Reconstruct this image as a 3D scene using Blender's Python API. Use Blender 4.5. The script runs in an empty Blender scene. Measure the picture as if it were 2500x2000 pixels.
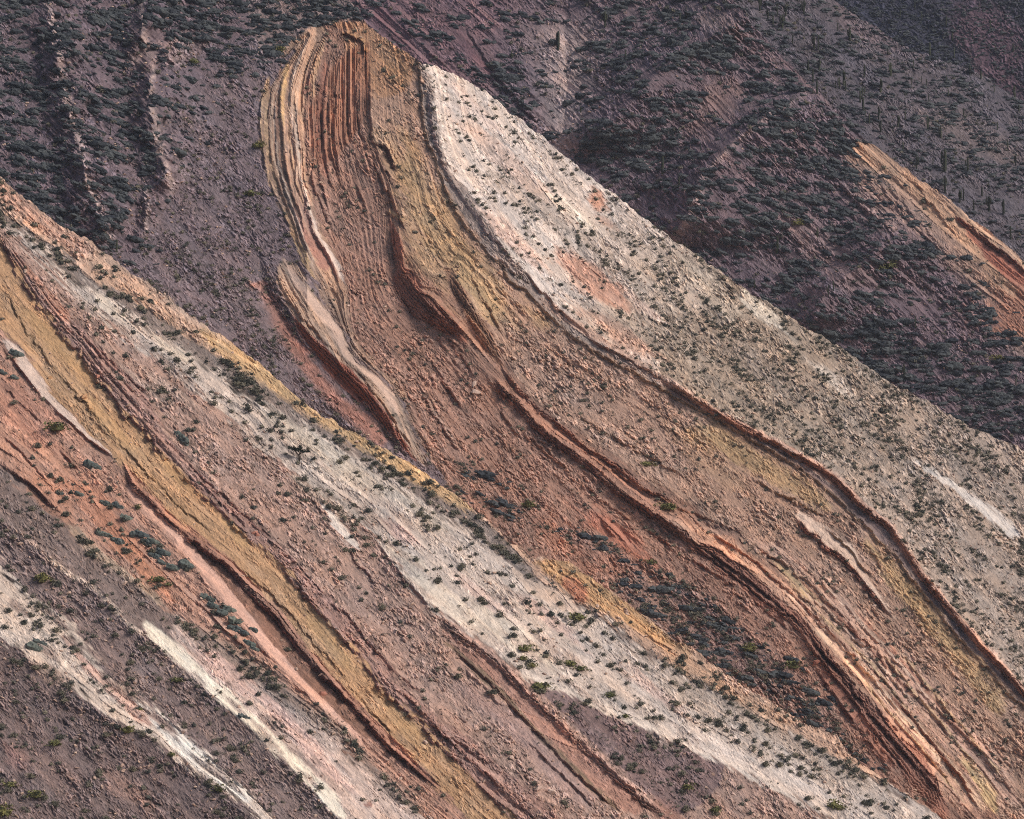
import bpy, math, random
import numpy as np
random.seed(7)
rng = np.random.default_rng(7)
scene = bpy.context.scene
COL = scene.collection

# ------------------------------------------------------------------ camera, light, exposure
W, H = 2500.0, 2000.0
HFOV = math.radians(17.0)
FPX = (W / 2) / math.tan(HFOV / 2)
PITCH = math.radians(3.0)
cam_d = bpy.data.cameras.new('camera')
cam = bpy.data.objects.new('camera', cam_d)
COL.objects.link(cam)
cam_d.sensor_fit = 'HORIZONTAL'
cam_d.angle = HFOV
cam_d.clip_start = 1.0
cam_d.clip_end = 6000.0
cam.location = (0, 0, 0)
cam.rotation_euler = (math.pi / 2 + PITCH, 0, 0)
scene.camera = cam

SUN = np.array([0.70, -0.29, 0.65]); SUN /= np.linalg.norm(SUN)
world = bpy.data.worlds.new('World'); scene.world = world
world.use_nodes = True
nt = world.node_tree
sky = nt.nodes.new('ShaderNodeTexSky'); sky.sky_type = 'NISHITA'; sky.sun_disc = False
sky.sun_elevation = math.asin(SUN[2]); sky.sun_rotation = math.atan2(SUN[0], SUN[1])
sky.dust_density = 4.0; sky.air_density = 1.0; sky.ozone_density = 1.0
bg = nt.nodes['Background']
nt.links.new(sky.outputs[0], bg.inputs[0])
bg.inputs[1].default_value = 0.056
sun_d = bpy.data.lights.new('sun', 'SUN'); sun_d.energy = 1.5; sun_d.angle = math.radians(15)
sun_d.color = (1.0, 0.93, 0.84)
sun = bpy.data.objects.new('sun', sun_d); COL.objects.link(sun)
from mathutils import Vector
sun.rotation_euler = Vector(SUN).to_track_quat('Z', 'Y').to_euler()
sun.location = (200, 300, 500)
vs = scene.view_settings
vs.view_transform = 'Standard'; vs.look = 'None'; vs.gamma = 1.0; vs.use_curve_mapping = False
vs.exposure = 0.95
scene.cycles.max_bounces = 4
scene.cycles.diffuse_bounces = 2
scene.cycles.use_denoising = False
scene.cycles.filter_width = 1.05

# ------------------------------------------------------------------ small maths
def s2l(c):
    c = np.asarray(c, float) / 255.0
    return np.where(c <= 0.04045, c / 12.92, ((c + 0.055) / 1.055) ** 2.4)

def hash2(ix, iy, seed):
    h = (ix.astype(np.int64) * 374761393 + iy.astype(np.int64) * 668265263 + seed * 974711 + 12345) & 0xFFFFFFFF
    h = ((h ^ (h >> 13)) * 1274126177) & 0xFFFFFFFF
    h = ((h ^ (h >> 16)) * 2246822519) & 0xFFFFFFFF
    return ((h ^ (h >> 15)) & 0xFFFFFF).astype(np.float32) / 16777215.0

def vnoise(x, y, seed=0):
    x0 = np.floor(x); y0 = np.floor(y)
    fx = (x - x0).astype(np.float32); fy = (y - y0).astype(np.float32)
    fx = fx * fx * (3 - 2 * fx); fy = fy * fy * (3 - 2 * fy)
    ix = x0.astype(np.int64); iy = y0.astype(np.int64)
    a = hash2(ix, iy, seed); b = hash2(ix + 1, iy, seed)
    c = hash2(ix, iy + 1, seed); d = hash2(ix + 1, iy + 1, seed)
    return ((a + (b - a) * fx) * (1 - fy) + (c + (d - c) * fx) * fy) * 2 - 1

def fbm(x, y, seed=0, octs=4, gain=0.5, lac=2.03):
    r = 0; a = 1.0; t = 0
    for k in range(octs):
        r = r + a * vnoise(x, y, seed + 17 * k); t += a
        x = x * lac + 5.3; y = y * lac - 3.1; a *= gain
    return r / t

def worley(x, y, seed=0):
    """distance to nearest cell point, second distance, random value of that cell"""
    ix = np.floor(x).astype(np.int64); iy = np.floor(y).astype(np.int64)
    d1 = np.full(x.shape, 9.0, np.float32); d2 = d1.copy(); cid = np.zeros(x.shape, np.float32)
    gx = np.zeros(x.shape, np.float32); gy = gx.copy()
    for ox in (-1, 0, 1):
        for oy in (-1, 0, 1):
            jx = ix + ox; jy = iy + oy
            px = jx + hash2(jx, jy, seed); py = jy + hash2(jx, jy, seed + 1)
            dx = (x - px).astype(np.float32); dy = (y - py).astype(np.float32)
            d = np.sqrt(dx * dx + dy * dy)
            near = d < d1
            d2 = np.where(near, d1, np.minimum(d2, d))
            cid = np.where(near, hash2(jx, jy, seed + 2), cid)
            gx = np.where(near, dx, gx); gy = np.where(near, dy, gy)
            d1 = np.where(near, d, d1)
    return d1, d2, cid, gx, gy

def sstep(a, b, x):
    t = np.clip((x - a) / (b - a), 0, 1)
    return t * t * (3 - 2 * t)

# ------------------------------------------------------------------ from surveyed lines to places on a hillside
TS = 900.0 / 2156.0
def T(t, *xy):
    ox = (0, 800, 1600)[int(t[0])]; oy = (0, 640, 1280)[int(t[1])]
    return [(ox + xy[i] * TS, oy + xy[i + 1] * TS) for i in range(0, len(xy), 2)]

E1 = (0.743, 0.669); E2 = (-0.669, 0.743)
def uw(p):
    p = np.asarray(p, float)
    return p[..., 0] * E1[0] + p[..., 1] * E1[1], p[..., 0] * E2[0] + p[..., 1] * E2[1]

class Line:
    """a curve across a hillside, as across-distance w of along-distance u"""
    def __init__(self, pts):
        u, w = uw(pts)
        o = np.argsort(u); u = u[o]; w = w[o]
        keep = np.concatenate([[True], np.diff(u) > 0.5])
        u = u[keep]; w = w[keep]
        # round the corners of the traced line
        uu = np.arange(u[0], u[-1] + 6, 6.0)
        ww = np.interp(uu, u, w)
        if len(ww) > 9:
            k = np.array([1, 2, 3, 2, 1.]) / 9
            ww = np.convolve(np.pad(ww, 2, 'edge'), k, 'valid')
        self.u, self.w = uu, ww
        self.u0, self.u1 = u[0], u[-1]
        n = min(12, len(uu) - 1)
        self.s0 = np.clip((ww[n] - ww[0]) / (uu[n] - uu[0]), -0.25, 0.25)
        self.s1 = np.clip((ww[-1] - ww[-1 - n]) / (uu[-1] - uu[-1 - n]), -0.25, 0.25)
    def __call__(self, u):
        r = np.interp(u, self.u, self.w)
        r = np.where(u < self.u0, self.w[0] + (u - self.u0) * self.s0, r)
        return np.where(u > self.u1, self.w[-1] + (u - self.u1) * self.s1, r)

def rays(px, py):
    x = (px - W / 2) / FPX; y = (H / 2 - py) / FPX
    c, s = math.cos(PITCH), math.sin(PITCH)
    return np.stack([x, c - s * y, s + c * y], -1)

STEP = 2.5
HAZE = 0.00005
SAT, LUM = 0.78, 1.0
def tone_rgb(c):
    """weathered tone of a rock colour"""
    c = np.asarray(c, float); L = c @ np.array([.3, .55, .15])
    return s2l(np.clip((L + (c - L) * SAT) * LUM, 0, 255)).astype(np.float32)

class Hill:
    def __init__(self, name, n, ref, crest, xr, ylim, step=STEP):
        """n: outward normal of the slope; ref: (px,py,distance) of one point of it; crest: ridge line; ylim: lowest point"""
        self.name = name; self.step = step
        self.n = np.array(n, float) / np.linalg.norm(n)
        r = rays(np.array(ref[0], float), np.array(ref[1], float)) * ref[2]
        self.k = float(self.n @ r)
        px = np.arange(xr[0], xr[1] + step, step)
        cx, cy = np.array(crest, float).T
        c = np.interp(px, cx, cy)
        c = c + 4.0 * vnoise(px / 27, px * 0, 91) + 3.2 * vnoise(px / 9, px * 0, 92) + 1.5 * vnoise(px / 3.5, px * 0, 93)
        self.cx, self.cy = px, c
        self.ylimf = ylim if callable(ylim) else (lambda x: np.full_like(x, ylim))
        lim = self.ylimf(px)
        nr = int(np.max(lim - c) / step) + 2
        self.nr, self.nc = nr, len(px)
        PX = np.repeat(px[None], nr, 0)
        PY = c[None] + np.arange(nr)[:, None] * step
        self.ok2 = PY <= lim[None]
        self.below = (PY - c[None]).ravel()       # distance under the crest
        self.px, self.py = PX.ravel(), PY.ravel()
        self.ok = self.ok2.ravel()
        self.u, self.w = uw(np.stack([self.px, self.py], -1))
        n_ = self.px.size
        z = lambda: np.zeros(n_, np.float32)
        self.col = np.zeros((n_, 3), np.float32)
        self.h = z(); self.rub = z(); self.strat = z(); self.ds = z(); self.dc = z()
        self.bed = np.zeros(n_, np.int32); self.beds = []
        # frayed natural edges: everything painted by line reads w through these offsets (long thin tongues along the beds)
        u, w = self.u, self.w
        self.jit = (6.5 * vnoise(u / 46, w / 6.5, 3) + 5.0 * vnoise(u / 17, w / 3.6, 5) + 5.0 * fbm(u / 150, w / 60, 6, 3)).astype(np.float32)
        self.low = (4.0 * fbm(u / 150, w / 70, 7, 2)).astype(np.float32)
        self.q = self.w
    def bedno(self, name, label):
        self.beds.append((name, label)); return len(self.beds) - 1
    def put(self, m, col=None, rub=None, strat=None, ds=None, dc=None, bed=None, label='', idx=None):
        m = m.astype(np.float32)
        if idx is None: idx = slice(None)
        if col is not None:
            c = self.col[idx]; self.col[idx] = c + m[..., None] * (tone_rgb(col) - c)
        for nme, v in (('rub', rub), ('strat', strat), ('ds', ds), ('dc', dc)):
            if v is not None:
                a = getattr(self, nme); c = a[idx]; a[idx] = c + m * (v - c)
        if bed is not None:
            k = self.bedno(bed, label)
            c = self.bed[idx]; self.bed[idx] = np.where(m > 0.5, k, c)
    def near(self, u0, u1, w0, w1):
        return np.flatnonzero((self.u > u0) & (self.u < u1) & (self.w > w0) & (self.w < w1))
    def band(self, hi, lo, soft=5.0, jit=1.5, **kw):
        """everything between two lines (hi: the upper right one)"""
        w = self.w + self.jit * jit
        m = np.ones_like(self.w)
        if hi is not None: m = m * sstep(-soft, soft, w - hi(self.u))
        if lo is not None: m = m * sstep(-soft, soft, lo(self.u) - w)
        self.put(m, **kw); return m
    def ribbon(self, hi, lo, soft=4.0, jit=1.0, fade=40, grow=0.0, k=1.0, **kw):
        """a strip that ends: lives where both lines were traced"""
        u0 = max(hi.u0, lo.u0); u1 = min(hi.u1, lo.u1)
        mg = 30 + soft + grow
        i = self.near(u0 - 30, u1 + 30, min(hi.w.min(), lo.w.min()) - mg, max(hi.w.max(), lo.w.max()) + mg)
        u = self.u[i]; w = self.w[i] + self.jit[i] * jit * .8
        e = sstep(u0 - fade * .3, u0 + fade, u) * sstep(u1 + fade * .3, u1 - fade, u)
        H_, L_ = hi(u), lo(u)
        mid = 0.5 * (H_ + L_); half = 0.5 * (L_ - H_)
        half = half * (0.25 + 0.75 * e) + grow
        m = sstep(soft, -soft, np.abs(w - mid) - half) * sstep(0.0, 0.25, e) * k
        self.put(m, idx=i, **kw)
    def strip(self, line, a, b, **kw):
        """strip along one line from a px on its upper right side to b px on its lower left side"""
        l1 = Line.__new__(Line); l1.__dict__.update(line.__dict__); l1.w = line.w - a
        l2 = Line.__new__(Line); l2.__dict__.update(line.__dict__); l2.w = line.w + b
        return self.ribbon(l1, l2, **kw)
    def ledge(self, top, foot=None, width=8.0, H=10.0, G=8.0, dR=60.0, dL=40.0, fade=60, col=None, vary=0.55, rag=1.0, edge=None):
        """a bed that stands proud: brow along `top`, undercut face down to `foot`, scree runs out below"""
        u0, u1 = top.u0, top.u1
        if foot is not None: u0 = max(u0, foot.u0); u1 = min(u1, foot.u1)
        wm = 60 if foot is None else max(60, float(np.max(foot.w) - np.min(top.w)) * 0 + 90)
        i = self.near(u0, u1, top.w.min() - 3.2 * dR - 12, top.w.max() + wm + dL)
        u = self.u[i]; w = self.w[i]
        ut = np.arange(u0 - 4, u1 + 4, 1.0)                         # broken brow, block by block
        sd = float(top.w[0])
        blk = np.floor(ut / 19 + 1.3 * vnoise(ut / 50, ut * 0 + sd, 33)); blk2 = np.floor(ut / 7.5 + vnoise(ut / 20, ut * 0 + sd, 35))
        rt = (6.5 * (hash2(blk.astype(np.int64), np.full(len(ut), int(sd) % 997, np.int64), 5) - .5) + 2.6 * (hash2(blk2.astype(np.int64), np.full(len(ut), int(sd) % 991, np.int64), 6) - .5) + 2.5 * vnoise(ut / 45, ut * 0 + sd, 34)) * rag
        at = np.clip(1 + vary * (1.3 * fbm(ut / 70, ut * 0 + sd * .37, 31, 3) + 1.1 * (hash2(blk.astype(np.int64), np.full(len(ut), 77, np.int64), 9) - .5)), 0.12, 1.9)
        at = at * sstep(u0, u0 + fade, ut) * sstep(u1, u1 - fade, ut)
        et = sstep(u0, u0 + fade, ut) * sstep(u1, u1 - fade, ut)
        amp = np.interp(u, ut, at); rj = np.interp(u, ut, rt); e = np.interp(u, ut, et)
        d = w + self.low[i] * .3 - top(u) - rj                     # >0 below the brow
        wd = np.full_like(u, width) if foot is None else np.maximum(foot(u) - top(u), 3.0)
        wd = np.maximum(wd * (0.35 + 0.65 * e), 2.5)
        f = np.clip(d / wd, 0, 1)
        nst = np.maximum(1, np.round(wd / 7.5))                    # thin plates stacked in the face
        st = f * nst + .45 * vnoise(u / 40, f * 3 + sd, 36); sf = st - np.floor(st)
        face = H * (1 - f) - G * f + np.where(nst > 1.5, (.5 - sf) * 9.0, 0) * (f > 0) * (f < 1)
        up = H * np.exp(-np.clip(-d, 0, None) / dR * 1.6) * sstep(-3.2 * dR, -0.8 * dR, d)
        dn = -G * np.clip(1 - (d - wd) / dL, 0, 1) ** 1.5
        self.h[i] += (amp * np.where(d < 0, up, np.where(d < wd, face, dn))).astype(np.float32)
        if col is not None:  # undercut face painted darker, underside shade put into the colour
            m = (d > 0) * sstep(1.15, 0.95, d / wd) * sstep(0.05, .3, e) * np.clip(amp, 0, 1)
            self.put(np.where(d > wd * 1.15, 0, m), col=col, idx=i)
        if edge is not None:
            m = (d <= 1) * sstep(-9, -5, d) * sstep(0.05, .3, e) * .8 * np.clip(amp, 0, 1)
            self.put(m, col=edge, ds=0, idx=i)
    def spine(self, line, Hh, left, right, fade=60, **kw):
        """a rib running down the slope: height Hh, falling off within `left` px / `right` px"""
        u = self.u
        e = sstep(line.u0, line.u0 + fade, u) * sstep(line.u1, line.u1 - fade, u)
        d = self.w + self.jit * .8 + 9 * fbm(u / 28, self.w / 60, 43, 3) - line(u)
        a = np.where(d < 0, np.exp(-(d / right) ** 2) * .5 + .5 * np.clip(1 + d / right, 0, 1), np.clip(1 - d / left, 0, 1) ** 1.2)
        self.h += (Hh * e * a * (1 + .7 * fbm(u / 34, u * 0, 41, 4) + .5 * fbm(u / 40, self.w / 30, 42, 3))).astype(np.float32)
        return d, e
    def hinge(self, line, sr, rr, sl, rl, fade=None):
        """a broad edge in the hillside: falls back at slope sr to its upper right and sl to its lower left"""
        d = self.w + self.low * 1.5 - line(self.u)
        v = np.where(d < 0, sr * rr * (1 - np.exp(np.minimum(d, 0) / rr)), sl * rl * (1 - np.exp(-np.maximum(d, 0) / rl)))
        if fade: v = (v - max(sr * rr, sl * rl)) * sstep(line.u0, line.u0 + fade, self.u) * sstep(line.u1, line.u1 - fade, self.u)
        self.h -= v.astype(np.float32)
    def blob(self, c, rx, ry, ang=40, k=1.0, soft=0.45, seed=0, **kw):
        R = max(rx, ry) * 1.9
        i = np.flatnonzero((np.abs(self.px - c[0]) < R) & (np.abs(self.py - c[1]) < R))
        a = math.radians(ang)
        dx = self.px[i] - c[0]; dy = self.py[i] - c[1]
        x = (dx * math.cos(a) + dy * math.sin(a)) / rx; y = (-dx * math.sin(a) + dy * math.cos(a)) / ry
        r = np.sqrt(x * x + y * y) + 0.5 * fbm(self.u[i] / (0.5 * rx + 8), self.w[i] / (0.5 * ry + 4), 61 + seed, 4) + .03 * self.jit[i]
        m = sstep(1 + soft * .5, 1 - soft, r) * k
        self.put(m, idx=i, **kw)
    # ---- stones, bedding, finish
    def finish(self, plate=1.0, gap=13.0, flat=1.0):
        u, w, q = self.u, self.w, self.q
        # bedding: saw-tooth courses whose edges come and go
        qq = q + self.low + 1.2 * vnoise(u / 60, q / 40, 70)
        hs = 0; cs = 0
        for gp, sd, am in ((gap * 2.3, 71, 1.0), (gap, 72, .7), (gap * .5, 73, .55)):
            t = qq / gp + .5 * vnoise(u / 260, q / 300, sd + 20)
            ti = np.floor(t); fr = (t - ti).astype(np.float32); tj = ti.astype(np.int64)
            hh = hash2(tj, np.zeros_like(tj), sd)
            seg = np.floor(u / (34 + 60 * hh) + hh * 50).astype(np.int64)
            h2 = hash2(tj, seg, sd + 5)
            gate = sstep(-.25, .35, vnoise(u / 120 + hh * 30, ti * 7.1, sd + 3) + (hh - .5) * .9) * (.55 + .9 * h2)
            saw = np.where(fr < .70, fr / .70, (1 - fr) / .30)
            hs = hs - am * gp * .55 * (saw - .5) * gate
            cs = cs + am * ((hh - .5) + .7 * (h2 - .5)) * (.5 + .5 * gate)
        self.h += (self.strat * hs).astype(np.float32)
        # rubble: broken plates lying along the beds
        x1 = u + 3 * vnoise(u / 20, w / 20, 80); y1 = w + 2 * vnoise(u / 30, w / 12, 82)
        d1, d2, c1, gx, gy = worley(x1 / (15 * plate), y1 / (7.0 * plate), 81)
        e1 = sstep(.0, .16, d2 - d1)
        k1 = hash2((c1 * 65535).astype(np.int64), (c1 * 0).astype(np.int64), 3)
        big = (c1 > .62).astype(np.float32)
        hr = e1 * (big * (1.5 + 4.0 * k1) + gx * (k1 - .5) * 6 - gy * (c1 - .15) * 7) - (1 - e1) * .8
        d1, d2, c2, gx2, gy2 = worley(x1 / (7.4 * plate), y1 / (4.4 * plate), 87)
        e2 = sstep(.0, .2, d2 - d1)
        k2 = hash2((c2 * 65535).astype(np.int64), (c2 * 0).astype(np.int64), 4)
        hr2 = e2 * ((c2 ** 2) * 3.4 - gy2 * (k2 - .2) * 4.5)
        patch = np.clip(.85 + 1.3 * fbm(u / 60, w / 26, 88, 3), .12, 1.75)
        rr = np.clip(self.rub, 0, 1.6) * patch
        self.h += (1.0 * rr * (hr + hr2)).astype(np.float32)
        fine = vnoise(u / 5.5, w / 2.6, 96)
        self.h += (2.2 * fbm(u / 26, w / 16, 95, 3) + (.8 + .5 * rr) * fine + 8 * fbm(u / 130, w / 90, 97, 3)).astype(np.float32)
        # colour: each stone, each course and each patch has its own tone (mineral and weathering); low pits are darkened as if shaded
        streak = vnoise(u / 24, w / 3.1, 101) * .6 + vnoise(u / 60, w / 6, 102) * .5
        tone = 1 + rr * (.36 * (c1 - .5) + .42 * (c2 - .5)) + (.15 + self.strat) * .36 * cs + .12 * fbm(u / 60, w / 24, 98, 3) + flat * .20 * streak + .12 * fine
        tone = tone + rr * (.42 * (c2 > .9) + .36 * big * (c1 > .92)) - rr * .26 * (c2 < .12)  # lowest plates painted dark, pit shade in the colour
        warm = .06 * fbm(u / 90, w / 30, 99, 3) + rr * .06 * (k2 - .5) + (.2 + self.strat) * .07 * cs + .03 * streak
        grey = .12 * sstep(.0, .6, fbm(u / 70, w / 22, 103, 3))[..., None]
        c = self.col * np.clip(tone, .38, 1.9)[..., None]
        c = c * np.stack([1 + warm, np.ones_like(warm), 1 - warm], -1)
        c = c + grey * (c.mean(-1, keepdims=True) - c)
        self.col = np.clip(c, .01, .85).astype(np.float32)
    def place(self):
        r = rays(self.px, self.py)
        dep = self.k / (r @ self.n)
        mpp = dep / FPX
        dep = dep - self.h * mpp
        self.pos = (r * dep[..., None]).astype(np.float32)
        self.mpp = mpp
    def frame_ok(self, hidden=None):
        m = self.ok & (self.px > -25) & (self.px < 2525) & (self.py > -25) & (self.py < 2025)
        if hidden is not None:
            m &= self.py < hidden(self.px) + 6
        return m

# ------------------------------------------------------------------ traced ridge lines
CREST_A = [(-400, 190), (-150, 330)] + T('00', 0, 1040, 200, 1200, 320, 1310, 490, 1390, 570, 1440, 700, 1540, 830, 1640) \
    + T('01', 850, 100, 1100, 300, 1350, 470, 1520, 600, 1700, 760, 1900, 900, 2156, 1040) \
    + T('11', 520, 1200, 700, 1330, 850, 1440, 950, 1520) \
    + T('12', 1050, 90, 1210, 198, 1400, 212, 1540, 310, 1700, 420, 1860, 540, 2000, 660) \
    + T('22', 240, 740, 400, 870, 550, 960, 700, 1060, 830, 1150, 1060, 1235, 1120, 1340, 1300, 1470, 1500, 1590, 1680, 1722) + [(2420, 2100), (2700, 2300)]
CREST_B = [(-400, -330), (500, -300), (700, -210), (780, -120), (825, -55)] + T('10', 130, 0, 200, 100, 240, 150, 330, 220, 450, 300, 560, 380, 640, 390, 720, 430, 850, 490, 960, 560,
    1060, 650, 1200, 760, 1350, 880, 1460, 970, 1600, 1080, 1750, 1190, 1900, 1320, 2000, 1390) \
    + T('20', 240, 1490, 300, 1530, 420, 1620) + T('21', 500, 140, 700, 270, 850, 370, 1000, 450, 1180, 570, 1330, 680, 1500, 760, 1640, 840, 1800, 940, 2000, 1040, 2156, 1100) + [(2600, 1150), (2900, 1290)]
CREST_C = [(300, -420), (1500, -380), (1680, -180), (1730, -90), (1790, 0), (1870, 100), (1960, 190), (2050, 275), (2117, 347)] + T('20', 1420, 945, 1560, 1060, 1700, 1145, 1800, 1240, 1930, 1340, 2050, 1440, 2156, 1530) + [(2620, 735), (2900, 900)]
CREST_E = [(1500, -420), (1900, -160), (1960, -110)] + T('20', 1060, 20, 1180, 100, 1300, 170, 1500, 290, 1620, 330, 1730, 370, 1850, 405, 1950, 470, 2070, 560, 2156, 605) + [(2640, 330), (2900, 480)]

def fn(pts):
    a = np.array(pts, float).T
    return lambda x: np.interp(x, a[0], a[1])
cA, cB, cC, cE = fn(CREST_A), fn(CREST_B), fn(CREST_C), fn(CREST_E)

# ================================================================== NEAR RIDGE (A)
A = Hill('near_ridge', (0.10, -0.66, 0.75), (1250, 1400, 700), CREST_A, (-90, 2420), 2085)
a1 = Line([(-200, 330)] + T('00', 0, 1200, 130, 1330, 270, 1420, 400, 1520, 560, 1650) + T('01', 700, 180, 800, 240, 1000, 400, 1200, 500, 1400, 630, 1520, 690, 1640, 775, 1740, 870, 1900, 960, 2156, 1100) + T('11', 400, 1210, 600, 1330, 800, 1440, 940, 1530)
          + T('12', 1150, 220, 1260, 330, 1380, 380, 1480, 480, 1620, 560, 1800, 700, 2000, 830) + T('22', 240, 920, 500, 1060, 700, 1180, 900, 1290, 1100, 1390, 1300, 1485, 1500, 1600))
a2 = Line([(-200, 400)] + T('00', 0, 1290, 130, 1355, 300, 1500, 500, 1650) + T('01', 560, 170, 700, 260, 900, 410, 1100, 530, 1300, 650, 1450, 740, 1600, 860, 1850, 1010, 2000, 1090, 2156, 1190) + T('11', 500, 1360, 700, 1490, 900, 1620)
          + T('12', 1000, 170, 1200, 330, 1380, 420, 1480, 500, 1620, 600, 1800, 740, 2000, 860) + T('22', 240, 960, 500, 1100, 700, 1220, 900, 1320, 1100, 1420, 1300, 1510, 1500, 1620))
a3 = Line([(-200, 400)] + T('00', 40, 1340) + T('01', 330, 60, 420, 180, 560, 290, 700, 400, 800, 500, 1000, 600, 1100, 720, 1250, 850, 1400, 950, 1500, 1080, 1700, 1200, 1850, 1330, 2000, 1450)
          + T('12', 240, 30, 350, 170, 450, 310, 540, 400, 620, 500, 680, 560, 850, 660, 960, 730, 1050, 830, 1200, 940, 1300, 960, 1500, 1030, 1650, 1110, 1800, 1180, 2000, 1270) + T('22', 240, 1340, 500, 1440, 700, 1560, 900, 1660, 1000, 1725))
a4 = Line([(-200, 350)] + T('01', 0, -170, 120, 0, 220, 100, 330, 250, 420, 330, 560, 500, 720, 640, 840, 760, 900, 880, 980, 1040, 1100, 1180, 1250, 1330, 1400, 1480, 1550, 1600, 1680, 1700)
          + T('12', 60, 480, 250, 690, 420, 920, 560, 1060, 700, 1180, 850, 1290, 1000, 1410, 1150, 1530, 1380, 1720))
a5 = Line([(-200, 370)] + T('01', 0, -150, 60, -20, 150, 130, 230, 260, 330, 380, 450, 510, 560, 670, 640, 760, 720, 870, 830, 980, 900, 1060, 1000, 1170, 1100, 1270, 1220, 1390, 1400, 1560, 1500, 1650) + T('02', 1650, 240, 1800, 430, 1950, 620, 2070, 730)
          + T('12', 240, 850, 300, 950, 470, 1100, 600, 1220, 700, 1330, 900, 1530, 1000, 1640, 1080, 1725))
a6 = Line([(-200, 620)] + T('01', 0, 400, 100, 500, 200, 600, 290, 740, 400, 870, 500, 980, 620, 1090, 690, 1160, 760, 1310, 860, 1400, 950, 1500, 1050, 1580, 1200, 1690)
          + T('02', 1330, 250, 1450, 400, 1600, 530, 1720, 690, 1850, 850, 1950, 950, 2080, 1100) + T('12', 200, 1140, 350, 1300, 500, 1430, 650, 1560, 780, 1680))
aV = Line([(-200, 1000)] + T('01', 0, 1200, 200, 1330, 350, 1450) + T('02', 480, 50, 640, 210, 800, 340, 930, 450, 1050, 560, 1250, 760, 1400, 860, 1600, 980, 1800, 1110, 2000, 1240) + T('12', 100, 1310, 300, 1450, 450, 1610, 600, 1720))
a9 = Line([(-200, 1000)] + T('01', 0, 1200, 200, 1330, 350, 1450) + T('02', 480, 50, 640, 210, 800, 340, 930, 450, 1020, 560, 1010, 700, 1060, 830, 1150, 900, 1300, 1030, 1480, 1190, 1700, 1410, 1990, 1725))
a10 = Line([(-200, 1120)] + T('02', 0, -30, 80, 30, 270, 170, 400, 280, 560, 370, 660, 460, 720, 560, 850, 640, 950, 730, 1060, 830, 1150, 900, 1300, 1030, 1480, 1190, 1560, 1290, 1700, 1410, 1820, 1530, 1950, 1680, 1990, 1725))
a11 = Line([(-200, 1230)] + T('02', 0, 210, 100, 300, 200, 440, 330, 510, 450, 650, 560, 790, 680, 930, 780, 1000, 900, 1080, 1080, 1220, 1160, 1320, 1250, 1400, 1400, 1520, 1540, 1640, 1610, 1725))
a12 = Line([(-200, 1460)] + T('02', 0, 680, 160, 770, 280, 870, 400, 960, 560, 1080, 680, 1150, 800, 1210, 920, 1270, 950, 1320, 1080, 1400, 1200, 1500, 1340, 1590, 1450, 1680, 1490, 1725))

A.band(None, a1, col=(182, 146, 124), rub=.95, strat=.5, ds=.45, bed='crest_bed', label='peach and yellow bed along the crest of the near ridge')
A.band(a1, a2, col=(134, 116, 108), rub=.5, strat=.2, ds=4.5, bed='shrubby_bed', label='grey-green strip of shrubs between crest and pale bed')
A.band(a2, a3, jit=2.6, soft=9, col=(188, 169, 157), rub=.55, strat=.45, ds=.75, bed='limestone_bed', label='broad whitish limestone bed of the near ridge')
A.band(a3, a4, jit=2.0, soft=8, col=(164, 130, 116), rub=1.1, strat=.25, ds=.30, bed='rubble_bed', label='pinkish brown bed covered in stone rubble')
A.band(a4, a5, col=(152, 116, 106), rub=1.2, strat=.8, ds=.05, bed='conglomerate_rib', label='knobbly maroon rock rib')
A.band(a5, a6, col=(180, 137, 99), rub=.5, strat=.3, ds=.03, bed='clay_bed', label='ochre yellow clay bed')
A.band(a6, aV, col=(174, 128, 108), rub=.7, strat=.5, ds=.6, bed='sandstone_slope', label='orange pink sandstone slope with blue-grey shrubs')
A.band(aV, a9, col=(194, 167, 154), rub=.45, strat=.35, ds=.35, jit=2.5, soft=9, bed='pale_bed', label='pale pink bed below the salmon slab')
A.band(a9, a10, col=(124, 104, 98), rub=.8, strat=.05, ds=.5, bed='scree_strip', label='violet scree strip')
A.band(a10, a11, col=(132, 110, 106), rub=.95, strat=.05, ds=.75, bed='scree_slope', label='mauve scree slope between two pale beds')
A.band(a11, a12, col=(196, 175, 160), rub=.4, strat=.4, ds=.45, jit=3.0, soft=10, bed='pale_bed', label='cream bed crossing the lower left corner')
A.band(a12, None, col=(122, 101, 98), rub=1.0, strat=.05, ds=.65, bed='scree_slope', label='dark purplish scree at the foot of the near ridge')

# crest band: salmon at the left, yellow in the middle, tan to the right
A.ribbon(Line(T('01', 1150, 330, 1500, 585, 1700, 755, 1900, 890) + T('11', 240, 1035, 520, 1195, 850, 1440)), Line(T('01', 1150, 420, 1500, 680, 1700, 810, 1900, 960) + T('11', 240, 1110, 520, 1290, 850, 1470)), col=(188, 150, 106), rub=.6, soft=8, grow=4, bed='yellow_crest', label='bright yellow strip of clay right on the crest')
A.ribbon(Line(T('01', 900, 130, 1100, 290, 1350, 465)), Line(T('01', 940, 230, 1100, 340, 1350, 500)), col=(196, 164, 144), soft=9, k=.7, rub=.4, ds=.15)
A.ribbon(Line(T('00', -100, 980, 0, 1050, 200, 1210, 320, 1320, 560, 1440)), Line(T('00', -100, 1080, 0, 1180, 200, 1330, 320, 1410, 560, 1560)), col=(176, 130, 112), soft=14, k=.7, rub=1.1)
A.ribbon(Line(T('12', 1190, 190, 1400, 205, 1540, 300, 1700, 415, 1860, 540, 2000, 660, 2150, 740)), Line(T('12', 1190, 240, 1290, 300, 1400, 380, 1540, 480, 1700, 560, 1860, 660, 2000, 760, 2150, 850)), col=(184, 138, 94), soft=10, rub=.7, strat=.8, ds=.25, bed='yellow_crest', label='ochre outcrop on the crest beside the dark shrubs')
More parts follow.
